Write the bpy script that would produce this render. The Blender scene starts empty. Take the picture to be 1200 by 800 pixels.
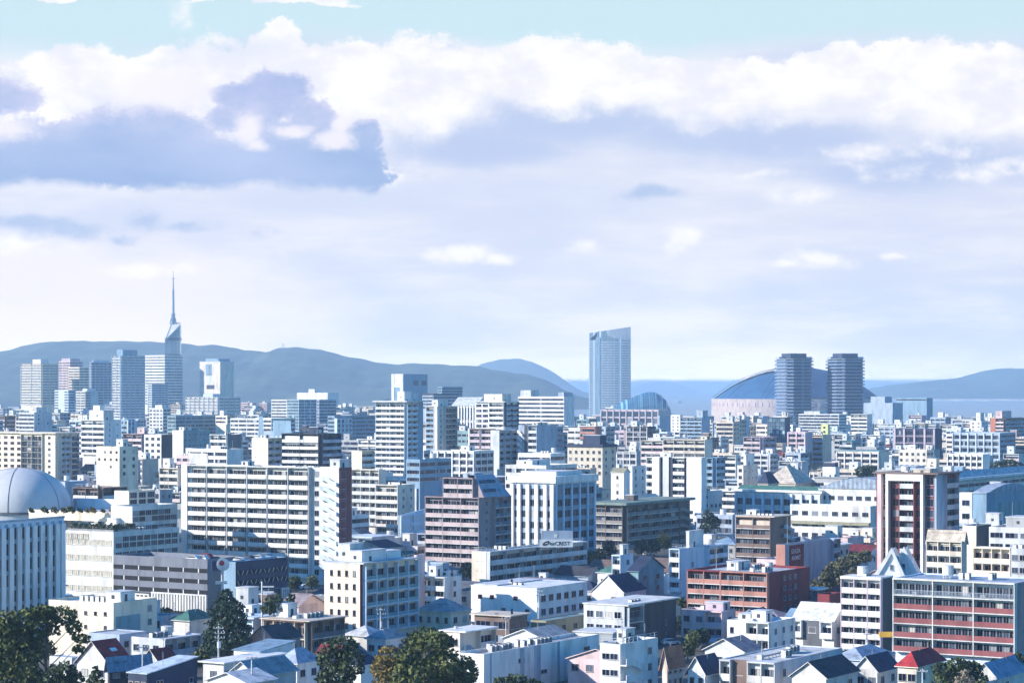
import bpy, math, random
import numpy as np
from mathutils import Matrix, Vector
R = math.radians
SC = bpy.context.scene
COL = SC.collection
rnd = random.Random(11)

# ------------------------------------------------------------------ camera
EYE, FOC, HOR = 57.0, 2800.0, 455.0          # eye height (m), focal length and horizon row in photo pixels
cam = bpy.data.cameras.new('camera'); cam_o = bpy.data.objects.new('camera', cam); COL.objects.link(cam_o)
cam.sensor_width = 36; cam.lens = 36 * FOC / 1200; cam.shift_y = (HOR - 400) / 1200
cam.clip_start = 1; cam.clip_end = 400000
cam_o.location = (0, 0, EYE); cam_o.rotation_euler = (R(90), 0, 0)
SC.camera = cam_o

# ------------------------------------------------------------------ sun, sky, exposure
SUN_EL, SUN_A = 23.0, 16.0                   # elevation; degrees behind due left
SUN_STRENGTH, SKY_STRENGTH, EXPOSURE = 4.4, 0.14, 0.82
HAZE_DENSITY, HAZE_COLOR = 0.000095, (0.55, 0.77, 1.0, 1)
HAZE_TOP = 246.0
sl = bpy.data.lights.new('sun', 'SUN'); so = bpy.data.objects.new('sun', sl); COL.objects.link(so)
sl.energy = SUN_STRENGTH; sl.angle = R(0.5); sl.color = (1.0, 0.92, 0.82)
sv = Vector((-math.cos(R(SUN_A)) * math.cos(R(SUN_EL)), -math.sin(R(SUN_A)) * math.cos(R(SUN_EL)), math.sin(R(SUN_EL))))
so.rotation_euler = sv.to_track_quat('Z', 'Y').to_euler(); so.location = (-300, -100, 400)
SC.view_settings.view_transform = 'Standard'; SC.view_settings.look = 'None'
SC.view_settings.exposure = EXPOSURE; SC.view_settings.gamma = 1
SC.cycles.max_bounces = 6; SC.cycles.volume_bounces = 1; SC.cycles.diffuse_bounces = 3; SC.cycles.glossy_bounces = 2
SC.cycles.transparent_max_bounces = 6; SC.cycles.use_denoising = True
SC.cycles.caustics_reflective = False; SC.cycles.caustics_refractive = False

W = bpy.data.worlds.new('World'); SC.world = W; W.use_nodes = True
def world():
    nt = W.node_tree; N = nt.nodes; L = nt.links; N.clear()
    def n(t, **k):
        o = N.new(t)
        for a, b in k.items(): setattr(o, a, b)
        return o
    def m(op, a, b=None, c=None, clamp=False):
        o = n('ShaderNodeMath', operation=op, use_clamp=clamp)
        for i, v in enumerate((a, b, c)):
            if v is None: continue
            if isinstance(v, (int, float)): o.inputs[i].default_value = v
            else: L.new(v, o.inputs[i])
        return o.outputs[0]
    def vm(op, a, b):
        o = n('ShaderNodeVectorMath', operation=op)
        for i, v in enumerate((a, b)):
            if isinstance(v, tuple): o.inputs[i].default_value = v
            else: L.new(v, o.inputs[i])
        return o.outputs['Value'] if op == 'LENGTH' else o.outputs[0]
    def sm(x, lo, hi, a=0., b=1.):
        o = n('ShaderNodeMapRange', interpolation_type='SMOOTHSTEP')
        L.new(x, o.inputs[0])
        for i, v in enumerate((lo, hi, a, b)): o.inputs[i + 1].default_value = v
        return o.outputs[0]
    def mix(f, a, b):
        o = n('ShaderNodeMix', data_type='RGBA')
        if isinstance(f, (int, float)): o.inputs[0].default_value = f
        else: L.new(f, o.inputs[0])
        for i, v in ((6, a), (7, b)):
            if isinstance(v, tuple): o.inputs[i].default_value = v + (1,)
            else: L.new(v, o.inputs[i])
        return o.outputs[2]
    S = lambda r, g, b: tuple((c / 255) ** 2.2 / 2 ** EXPOSURE for c in (r, g, b))
    tc = n('ShaderNodeTexCoord'); sep = n('ShaderNodeSeparateXYZ'); L.new(tc.outputs['Generated'], sep.inputs[0])
    az = m('MULTIPLY', m('ARCTAN2', sep.outputs[0], sep.outputs[1]), FOC)
    el = m('MULTIPLY', m('ARCSINE', sep.outputs[2]), FOC)
    cb = n('ShaderNodeCombineXYZ'); L.new(az, cb.inputs[0]); L.new(el, cb.inputs[1]); P = cb.outputs[0]
    def noise(scale, detail, amp, stretch=1.0, rough=0.55, off=0.0):
        t = n('ShaderNodeTexNoise'); t.inputs['Scale'].default_value = 1; t.inputs['Detail'].default_value = detail
        t.inputs['Roughness'].default_value = rough
        L.new(vm('ADD', vm('MULTIPLY', P, (1 / scale / stretch, 1 / scale, 0)), (off, off * .7, off)), t.inputs['Vector'])
        return t
    nw = noise(70, 7, 1, 1.3); warp = vm('MULTIPLY', vm('SUBTRACT', nw.outputs['Color'], (.5, .5, .5)), (95, 70, 0))
    PW = vm('ADD', P, warp)
    nw2 = noise(130, 6, 1, 3.0, .6, 7.3); warp2 = vm('MULTIPLY', vm('SUBTRACT', nw2.outputs['Color'], (.5, .5, .5)), (300, 90, 0))
    PS = vm('ADD', P, warp2)
    def A(px, py): return (math.atan((px - 600) / FOC) * FOC, math.atan((HOR - py) / FOC) * FOC, 0.)
    nb = noise(150, 6, 1, 2.6, .55, 3.1).outputs['Fac']
    nf = noise(45, 6, 1, 1.6, .6, 5.7).outputs['Fac']
    puff = noise(36, 12, 1, 1.25, .70, 9.1).outputs['Fac']
    def union(es, src, k=0.9):
        d = None
        for (cx, cy, rx, ry) in es:
            q = vm('LENGTH', vm('MULTIPLY', vm('SUBTRACT', src, A(cx, cy)), (1 / rx, 1 / ry, 0)), (0, 0, 0))
            d = q if d is None else m('MINIMUM', d, q)
        return m('ADD', d, m('MULTIPLY', m('SUBTRACT', puff, .5), k))
    # pale veil, bluish lavender low down, creamy patches to the left
    base = mix(sm(el, 0, 60), S(220, 229, 245), S(205, 219, 244))
    base = mix(sm(el, 60, 200), base, S(216, 223, 245))
    base = mix(m('MULTIPLY', sm(nb, .42, .66), .8), base, S(234, 237, 249))
    ns = noise(52, 5, 1, 5.5, .6, 2.4).outputs['Fac']
    base = mix(m('MULTIPLY', sm(ns, .46, .68), .6), base, S(240, 242, 250))
    base = mix(m('MULTIPLY', sm(ns, .52, .34), .35), base, S(198, 213, 243))
    left = m('MULTIPLY', sm(az, -60, -480), sm(el, 330, 60))
    base = mix(m('MULTIPLY', left, sm(nb, .36, .58)), base, S(240, 237, 247))
    # lavender undersides below the white bank
    lav = union([(660, 142, 230, 46), (860, 160, 190, 40), (1060, 192, 170, 32), (560, 172, 130, 34)], PS, .5)
    base = mix(m('MULTIPLY', sm(lav, 1.3, .3), .95), base, S(188, 204, 239))
    # turquoise clear sky at the top
    top = sm(m('ADD', el, m('MULTIPLY', m('SUBTRACT', nb, .5), 90)), 375, 412)
    base = mix(top, base, S(204, 231, 244))
    # white cloud bank, fibrous below, puffy above
    bank = union([(110, 98, 90, 36), (180, 88, 70, 28), (245, 96, 90, 40), (322, 68, 40, 34), (330, 110, 110, 50), (470, 100, 140, 52), (620, 88, 160, 38), (760, 96, 150, 30),
                  (900, 112, 150, 34), (1010, 92, 110, 34), (1080, 100, 130, 44), (1190, 118, 130, 50), (330, 4, 90, 7), (70, 6, 40, 4), (60, 158, 60, 34)], PW, 1.35)
    wcol = mix(sm(nf, .34, .60), S(236, 238, 251), S(255, 254, 255))
    fz = sm(m('ADD', el, m('MULTIPLY', m('SUBTRACT', nb, .5), 60)), 330, 372)
    bmask = m('ADD', m('MULTIPLY', sm(bank, 1.14, .92), fz), m('MULTIPLY', sm(bank, 1.45, .55), m('SUBTRACT', 1, fz)))
    bmask = m('MULTIPLY', bmask, sm(ns, .26, .50, .62, 1.0))
    base = mix(bmask, base, wcol)
    streak = union([(1040, 184, 82, 9), (1000, 198, 40, 6), (1110, 208, 80, 9), (1190, 204, 50, 9), (910, 206, 34, 4), (940, 228, 28, 9), (687, 287, 17, 8),
                    (798, 284, 16, 13), (960, 304, 34, 9), (925, 310, 22, 4), (1047, 300, 16, 4), (582, 306, 18, 6), (338, 292, 11, 5), (175, 316, 46, 8), (540, 298, 36, 9), (30, 288, 50, 12), (212, 20, 11, 14), (218, 34, 9, 8), (450, 200, 46, 15)], PC0 := vm('ADD', P, vm('MULTIPLY', warp, (.6, .35, 0))), 3.0)
    base = mix(m('MULTIPLY', sm(streak, 1.7, .25), m('MULTIPLY', sm(nf, .34, .58), .85)), base, S(253, 252, 255))
    # blue-grey cumulus with a flat foot
    PC = vm('ADD', P, vm('MULTIPLY', warp, (.5, .5, 0)))
    GR = [(8, 122, 44, 20), (40, 190, 130, 44), (140, 178, 90, 50), (185, 170, 70, 44), (250, 196, 110, 40), (282, 122, 34, 20), (322, 116, 46, 28), (362, 140, 34, 26), (262, 142, 26, 16), (340, 160, 50, 26), (345, 190, 100, 42), (420, 196, 40, 40), (428, 160, 22, 18)]
    grey = union(GR, PC, 1.9)
    foot = sm(m('ADD', el, m('MULTIPLY', m('SUBTRACT', nf, .5), 40)), 226, 241)
    gm = m('MULTIPLY', sm(grey, 1.12, .86), foot)
    gcol = mix(sm(nb, .36, .62), S(158, 184, 228), S(184, 201, 239))
    gcol = mix(m('MULTIPLY', sm(el, 262, 345), sm(nf, .36, .66)), gcol, S(212, 216, 245))
    gcol = mix(m('MULTIPLY', sm(el, 290, 350), .45), gcol, S(176, 188, 232))
    rimw = m('MULTIPLY', sm(grey, .62, .98), sm(el, 255, 330))
    gcol = mix(m('MULTIPLY', rimw, .6), gcol, S(228, 228, 248))
    base = mix(gm, base, gcol)
    hl = union([(286, 156, 18, 18), (298, 170, 18, 9), (392, 164, 26, 13), (400, 150, 14, 10), (10, 160, 34, 13), (190, 108, 60, 22), (340, 152, 26, 7)], PC, 2.2)
    base = mix(m('MULTIPLY', sm(hl, 1.4, .4), .9), base, S(246, 243, 252))
    wisps = union([(30, 264, 44, 7), (70, 274, 40, 9), (170, 262, 18, 11), (220, 266, 22, 5), (140, 280, 18, 5), (315, 273, 14, 4), (765, 226, 24, 7)], PC0, 3.0)
    base = mix(m('MULTIPLY', sm(wisps, 1.8, .3), m('MULTIPLY', sm(nf, .34, .56), .85)), base, S(176, 197, 234))
    # what the low air takes away the bright horizon sky gives back
    tr = m('EXPONENT', m('DIVIDE', -HAZE_DENSITY * (HAZE_TOP - EYE), m('MAXIMUM', sep.outputs[2], .004)))
    air = tuple(c / 2 ** EXPOSURE for c in (.27, .45, .78))
    lossv = n('ShaderNodeVectorMath', operation='SCALE'); lossv.inputs[0].default_value = air; L.new(m('SUBTRACT', 1, tr), lossv.inputs['Scale'])
    inv = n('ShaderNodeVectorMath', operation='SCALE'); L.new(vm('SUBTRACT', base, lossv.outputs[0]), inv.inputs[0]); L.new(m('DIVIDE', 1, m('MAXIMUM', tr, .014)), inv.inputs['Scale'])
    base = vm('MAXIMUM', inv.outputs[0], (0, 0, 0))
    bgc = n('ShaderNodeBackground'); L.new(base, bgc.inputs[0]); bgc.inputs[1].default_value = 1.0
    sky = n('ShaderNodeTexSky', sky_type='NISHITA', sun_disc=False, sun_elevation=R(SUN_EL), sun_rotation=R(270 - SUN_A))
    sky.ozone_density = 3.0; sky.air_density = 1.2; sky.dust_density = 0.3
    hs = n('ShaderNodeHueSaturation'); hs.inputs['Saturation'].default_value = 2.4; hs.inputs['Hue'].default_value = .512; L.new(sky.outputs[0], hs.inputs['Color'])
    bgs = n('ShaderNodeBackground'); L.new(hs.outputs[0], bgs.inputs[0]); bgs.inputs[1].default_value = SKY_STRENGTH
    # the cloud bank stands over the bay in front; overhead and behind the sky is clear
    cover = m('MULTIPLY', sm(el, 900, 470), sm(m('ABSOLUTE', az), 3600, 1500))
    ms = n('ShaderNodeMixShader'); L.new(cover, ms.inputs[0]); L.new(bgs.outputs[0], ms.inputs[1]); L.new(bgc.outputs[0], ms.inputs[2])
    out = n('ShaderNodeOutputWorld'); L.new(ms.outputs[0], out.inputs[0])
world()
W.cycles.sampling_method = 'MANUAL'; W.cycles.sample_map_resolution = 512

# ------------------------------------------------------------------ materials
MATS = {}
def nodes(name):
    mt = bpy.data.materials.new(name); mt.use_nodes = True
    nt = mt.node_tree; return mt, nt, nt.nodes['Principled BSDF']
def lk(nt, a, b): nt.links.new(a, b)
def nnode(nt, t, **k):
    o = nt.nodes.new(t)
    for a, b in k.items(): setattr(o, a, b)
    return o
def cmul(c, k): return tuple(min(1, x * k) for x in c[:3]) + (1,)
def surf(key, c, rough=.78, var=.24, scale=.35, streak=True, c2=None, metal=0, spec=.3, bump=0):
    """painted / tiled / rendered surface: colour broken up by stains and vertical run-off streaks"""
    if key in MATS: return MATS[key]
    mt, nt, bs = nodes(key)
    tc = nnode(nt, 'ShaderNodeTexCoord'); mp = nnode(nt, 'ShaderNodeMapping')
    mp.inputs['Scale'].default_value = (1, 1, .22 if streak else 1); lk(nt, tc.outputs['Object'], mp.inputs[0])
    oi = nnode(nt, 'ShaderNodeObjectInfo'); ad = nnode(nt, 'ShaderNodeVectorMath', operation='ADD')
    lk(nt, mp.outputs[0], ad.inputs[0]); sc = nnode(nt, 'ShaderNodeVectorMath', operation='SCALE'); sc.inputs[0].default_value = (17, 31, 23)
    lk(nt, oi.outputs['Random'], sc.inputs['Scale']); lk(nt, sc.outputs[0], ad.inputs[1])
    n1 = nnode(nt, 'ShaderNodeTexNoise'); n1.inputs['Scale'].default_value = scale; n1.inputs['Detail'].default_value = 7; n1.inputs['Roughness'].default_value = .65
    lk(nt, ad.outputs[0], n1.inputs['Vector'])
    rp = nnode(nt, 'ShaderNodeValToRGB'); e = rp.color_ramp.elements
    e[0].position = .30; e[0].color = cmul(c2 or c, 1 if c2 else 1 - var * 1.6); e[1].position = .72; e[1].color = cmul(c, 1 + var * .45)
    x = e.new(.52); x.color = cmul(c, 1)
    lk(nt, n1.outputs['Fac'], rp.inputs[0]); lk(nt, rp.outputs[0], bs.inputs['Base Color'])
    bs.inputs['Roughness'].default_value = rough; bs.inputs['Metallic'].default_value = metal; bs.inputs['Specular IOR Level'].default_value = spec
    MATS[key] = mt; return mt
PAL = dict(white=(.73, .73, .72), offwhite=(.62, .62, .60), cream=(.74, .66, .53), beige=(.58, .50, .41), palebeige=(.66, .60, .52), sand=(.55, .49, .40),
           grey=(.36, .37, .38), palegrey=(.54, .56, .58), darkgrey=(.13, .14, .16), charcoal=(.055, .06, .075), bluegrey=(.36, .43, .52),
           paleblue=(.55, .65, .75), teal=(.20, .33, .37), steel=(.22, .34, .45), navy=(.035, .05, .10), brown=(.20, .14, .12), purplebrown=(.34, .27, .28),
           redbrown=(.20, .065, .07), darkred=(.20, .035, .045), salmon=(.44, .215, .17), terracotta=(.45, .17, .10), brick=(.25, .085, .09), deck=(.17, .185, .225), soot=(.008, .009, .014), rose=(.50, .41, .41), pink=(.66, .50, .50), mauve=(.52, .42, .48),  # soot: near-black for the shade inside the car park slots
           green=(.07, .19, .16), greygreen=(.19, .25, .22), olive=(.30, .29, .20), red=(.42, .04, .05), yellow=(.75, .42, .06), lime=(.62, .66, .30))
def M(c):
    return surf('paint ' + c, PAL[c])
def RF(c):
    key = 'roofing ' + c
    if key in MATS: return MATS[key]
    mt = surf(key, PAL[c], rough=.85, var=.34, scale=.5, streak=False); nt = mt.node_tree; bs = nt.nodes['Principled BSDF']   # sheet seams and lap joints
    tc = nnode(nt, 'ShaderNodeTexCoord'); br = nnode(nt, 'ShaderNodeTexBrick'); mp = nnode(nt, 'ShaderNodeMapping'); mp.inputs['Rotation'].default_value = (0, 0, math.pi / 2); lk(nt, tc.outputs['Object'], mp.inputs[0]); lk(nt, mp.outputs[0], br.inputs['Vector'])
    br.inputs['Scale'].default_value = 1; br.inputs['Brick Width'].default_value = 3.2; br.inputs['Row Height'].default_value = .95; br.inputs['Mortar Size'].default_value = .07; br.inputs['Mortar Smooth'].default_value = .4
    br.inputs['Color1'].default_value = (1, 1, 1, 1); br.inputs['Color2'].default_value = (.80, .82, .84, 1); br.inputs['Mortar'].default_value = (.58, .58, .6, 1)
    src = bs.inputs['Base Color'].links[0].from_socket; mx = nnode(nt, 'ShaderNodeMix', data_type='RGBA', blend_type='MULTIPLY'); mx.inputs[0].default_value = .8
    lk(nt, src, mx.inputs[6]); lk(nt, br.outputs['Color'], mx.inputs[7]); lk(nt, mx.outputs[2], bs.inputs['Base Color']); return mt
def glass_win():
    if 'glass' in MATS: return MATS['glass']
    mt, nt, bs = nodes('glass')
    oi = nnode(nt, 'ShaderNodeObjectInfo'); rp = nnode(nt, 'ShaderNodeValToRGB'); rp.color_ramp.interpolation = 'CONSTANT'
    e = rp.color_ramp.elements; e[0].position = 0; e[0].color = (.006, .010, .026, 1); e[1].position = .42; e[1].color = (.016, .024, .05, 1)
    for p, c in ((.74, (.05, .065, .10, 1)), (.86, (.11, .13, .17, 1)), (.93, (.25, .27, .30, 1)), (.975, (.48, .46, .43, 1))):
        x = e.new(p); x.color = c
    lk(nt, oi.outputs['Random'], rp.inputs[0]); lk(nt, rp.outputs[0], bs.inputs['Base Color'])
    bs.inputs['Roughness'].default_value = .18; bs.inputs['Specular IOR Level'].default_value = .2
    MATS['glass'] = mt; return mt
def glass_band(key='band glass', pane=1.25, tone=((.008, .012, .03), (.03, .042, .07), (.11, .13, .16)), frame=(.22, .24, .27), fw=.07, rough=.1):
    if key in MATS: return MATS[key]
    mt, nt, bs = nodes(key)
    tc = nnode(nt, 'ShaderNodeTexCoord'); sp = nnode(nt, 'ShaderNodeSeparateXYZ'); lk(nt, tc.outputs['Object'], sp.inputs[0])
    oi = nnode(nt, 'ShaderNodeObjectInfo')
    def m(op, a, b):
        o = nnode(nt, 'ShaderNodeMath', operation=op)
        for i, v in enumerate((a, b)):
            if isinstance(v, (int, float)): o.inputs[i].default_value = v
            else: lk(nt, v, o.inputs[i])
        return o.outputs[0]
    q = m('DIVIDE', sp.outputs[0], pane); cell = m('FLOOR', q, 0); fr = m('SUBTRACT', q, cell)
    wn = nnode(nt, 'ShaderNodeTexWhiteNoise', noise_dimensions='2D'); cb = nnode(nt, 'ShaderNodeCombineXYZ')
    lk(nt, cell, cb.inputs[0]); lk(nt, m('MULTIPLY', oi.outputs['Random'], 977), cb.inputs[1]); lk(nt, cb.outputs[0], wn.inputs['Vector'])
    rp = nnode(nt, 'ShaderNodeValToRGB'); e = rp.color_ramp.elements; rp.color_ramp.interpolation = 'CONSTANT'
    e[0].position = 0; e[0].color = tone[0] + (1,); e[1].position = .6; e[1].color = tone[1] + (1,)
    x = e.new(.86); x.color = tone[2] + (1,)
    x = e.new(.96); x.color = tuple(min(1, 2 * v + .06) for v in tone[2]) + (1,)
    lk(nt, wn.outputs['Value'], rp.inputs[0])
    mx = nnode(nt, 'ShaderNodeMix', data_type='RGBA'); lk(nt, m('LESS_THAN', fr, fw), mx.inputs[0]); lk(nt, rp.outputs[0], mx.inputs[6]); mx.inputs[7].default_value = frame + (1,)
    lk(nt, mx.outputs[2], bs.inputs['Base Color']); bs.inputs['Roughness'].default_value = rough; bs.inputs['Specular IOR Level'].default_value = .22
    MATS[key] = mt; return mt
GB = glass_band()
GT = glass_band('teal curtain glass', 1.6, ((.05, .10, .14), (.09, .17, .22), (.16, .25, .30)), (.24, .32, .38))
G = glass_win()
surf('tan blinds', (.50, .46, .37), .45, .3, 1.2, False)  # tan pane colour paints the reflected light on the hospital's sunlit windows
PAL.update(umber=(.13, .11, .10), drab=(.24, .22, .20))

# ------------------------------------------------------------------ mesh and object helpers
class MB:
    def __init__(s): s.v = []; s.f = []; s.m = []
    def quad(s, pts, mi=0):
        i = len(s.v); s.v += [tuple(p) for p in pts]; s.f.append(tuple(range(i, i + len(pts)))); s.m.append(mi); return s
    def box(s, x0, x1, y0, y1, z0, z1, mi=0, bottom=True):
        i = len(s.v); s.v += [(x0, y0, z0), (x1, y0, z0), (x1, y1, z0), (x0, y1, z0), (x0, y0, z1), (x1, y0, z1), (x1, y1, z1), (x0, y1, z1)]
        fs = [(0, 1, 5, 4), (1, 2, 6, 5), (2, 3, 7, 6), (3, 0, 4, 7), (4, 5, 6, 7)] + ([(3, 2, 1, 0)] if bottom else [])
        for f in fs: s.f.append(tuple(i + k for k in f)); s.m.append(mi)
        return s
    def prism(s, poly, y0, y1, mi=0):                # polygon in x,z swept along y
        i = len(s.v); n = len(poly)
        s.v += [(x, y0, z) for x, z in poly] + [(x, y1, z) for x, z in poly]
        s.f.append(tuple(range(i, i + n))); s.f.append(tuple(i + n + k for k in reversed(range(n)))); s.m += [mi, mi]
        for k in range(n):
            s.f.append((i + (k + 1) % n, i + k, i + n + k, i + n + (k + 1) % n)); s.m.append(mi)
        return s
    def vprism(s, poly, z0, z1, mi=0):               # polygon in x,y swept up
        i = len(s.v); n = len(poly)
        s.v += [(x, y, z0) for x, y in poly] + [(x, y, z1) for x, y in poly]
        s.f.append(tuple(i + n + k for k in range(n))); s.m.append(mi)
        for k in range(n):
            s.f.append((i + k, i + (k + 1) % n, i + n + (k + 1) % n, i + n + k)); s.m.append(mi)
        return s
    def tube(s, a, b, r0, r1=None, n=6, mi=0):
        a = Vector(a); b = Vector(b); r1 = r0 if r1 is None else r1
        d = (b - a).normalized(); x = d.orthogonal().normalized(); y = d.cross(x); i = len(s.v)
        for p, r in ((a, r0), (b, r1)):
            for k in range(n):
                t = 2 * math.pi * k / n; s.v.append(tuple(p + x * (r * math.cos(t)) + y * (r * math.sin(t))))
        for k in range(n): s.f.append((i + k, i + (k + 1) % n, i + n + (k + 1) % n, i + n + k)); s.m.append(mi)
        s.f.append(tuple(i + n + k for k in range(n))); s.m.append(mi); s.f.append(tuple(i + k for k in reversed(range(n)))); s.m.append(mi)
        return s
    def grid(s, pts, nu, nv, mi=0):                  # pts[v][u]
        i = len(s.v)
        for row in pts: s.v += [tuple(p) for p in row]
        for b in range(nv - 1):
            for a in range(nu - 1):
                s.f.append((i + b * nu + a, i + b * nu + a + 1, i + (b + 1) * nu + a + 1, i + (b + 1) * nu + a)); s.m.append(mi)
        return s
    def mesh(s, name, mats, smooth=False):
        me = bpy.data.meshes.new(name); me.from_pydata(s.v, [], s.f)
        for mt in (mats if isinstance(mats, (list, tuple)) else [mats]): me.materials.append(mt)
        if any(s.m): me.polygons.foreach_set('material_index', s.m)
        if smooth: me.polygons.foreach_set('use_smooth', [True] * len(s.f))
        me.update(); return me
def link(name, me, parent=None, loc=(0, 0, 0), rz=0):
    o = bpy.data.objects.new(name, me); COL.objects.link(o)
    if parent is not None: o.parent = parent
    o.location = loc
    if rz: o.rotation_euler = (0, 0, rz)
    return o
def tag(o, label, cat, group=None, kind=None):
    if label: o['label'] = label
    if cat: o['category'] = cat
    if group: o['group'] = group
    if kind: o['kind'] = kind
    return o
def thing(name, label, cat, loc, rz=0, group=None):
    return tag(link(name, None, None, loc, rz), label, cat, group)
def gx(px, D): return (px - 600) * D / FOC
def gz(py, D): return EYE - (py - HOR) * D / FOC
def at(px, py, D): return Vector((gx(px, D), D, gz(py, D)))
CACHE = {}
def cached(key, fn):
    if key not in CACHE: CACHE[key] = fn()
    return CACHE[key]
def rr(x): return round(x * 20) / 20

# ------------------------------------------------------------------ facade pieces (face frame: x along the wall, y inward, z up)
def win_mesh(w, h, fc='grey', t=.055, mull=1, sill=True, gm=None):
    w, h = rr(w), rr(h)
    def f():
        b = MB(); p = -.11
        b.box(0, t, p, -.004, 0, h); b.box(w - t, w, p, -.004, 0, h); b.box(t, w - t, p, -.004, h - t, h); b.box(t, w - t, p, -.004, 0, t)
        for k in range(mull):
            x = w * (k + 1) / (mull + 1); b.box(x - t * .4, x + t * .4, p + .02, -.03, t, h - t)
        if sill: b.box(-.1, w + .1, -.2, -.004, -.08, -.002)
        b.quad([(t, -.03, t), (w - t, -.03, t), (w - t, -.03, h - t), (t, -.03, h - t)], 1)
        return b.mesh('window', [M(fc), gm or G])
    return cached(('win', w, h, fc, mull, sill, gm and gm.name), f)
def balc_mesh(w, d, ph, par, kind):
    w = rr(w)
    def f():
        b = MB(); b.box(0, w, -d, -.004, -.2, 0, 1)
        if kind == 'solid':
            b.box(0, w, -d, -d + .13, .004, ph, 0); b.box(0, .1, -d + .134, -.004, .004, ph, 0); b.box(w - .1, w, -d + .134, -.004, .004, ph, 0)
        elif kind == 'glass':
            b.box(0.04, w - .04, -d + .02, -d + .07, .05, ph - .06, 0); b.box(0, w, -d, -d + .1, ph - .056, ph, 1)
        else:
            b.box(0, w, -d, -d + .07, ph - .07, ph, 0); b.box(0, w, -d, -d + .07, .06, .13, 0)
            nb = max(3, int(w / .28))
            for k in range(nb + 1):
                x = k * (w - .07) / nb; b.box(x, x + .07, -d + .01, -d + .06, .134, ph - .074, 0)
        return b.mesh('balcony', [M(par), M('offwhite' if par != 'charcoal' else 'grey')])
    return cached(('balc', w, d, ph, par, kind), f)
def band_mesh(w, h, mt):
    w, h = rr(w), rr(h)
    def f():
        b = MB(); b.box(0, w, -.05, -.004, 0, h, 0); b.box(-.04, w + .04, -.16, -.004, -.1, -.003, 1)
        return b.mesh('window_band', [mt, M('palegrey')])
    return cached(('band', w, h, mt.name), f)
def box_mesh(w, d, h, mt, name='panel'):
    w, d, h = rr(w), rr(d), rr(h)
    return cached(('box', w, d, h, mt.name, name), lambda: MB().box(0, w, -d, -.004, 0, h).mesh(name, mt))

def ac_mesh():
    return cached('ac_small', lambda: MB().box(0, .85, -.35, 0, 0, .72).box(.08, .62, -.372, -.353, .1, .62, 1).mesh('air_conditioner', [M('offwhite'), M('grey')]))
class Face:
    def __init__(s, b, side):
        s.b = b; s.side = side
        if side == 'R': s.o = (0, b.iR); s.rot = 0; s.len = b.WR; s.s0 = b.iL
        else: s.o = (b.iL, b.WL); s.rot = -math.pi / 2; s.len = b.WL - b.iR; s.s0 = 0
    def put(s, name, me, x, y, z):
        if s.rot == 0: loc = (s.o[0] + x, s.o[1] + y, z)
        else: loc = (s.o[0] + y, s.o[1] - x, z)
        return link(name, me, s.b.fp, loc, s.rot)
def floors(b, k):
    """floor levels from the top down, no further than what can be seen from around the photo's viewpoint"""
    fh = k.get('fh', b.fh); z = b.zt - k.get('top', .75) - fh; out = []
    n = k.get('n', 99)
    while z > b.zlow - 1.2 * fh and z > b.z0 - .1 and len(out) < n: out.append(z); z -= fh
    return out or [max(b.z0, b.zt - fh - .3)]
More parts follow.
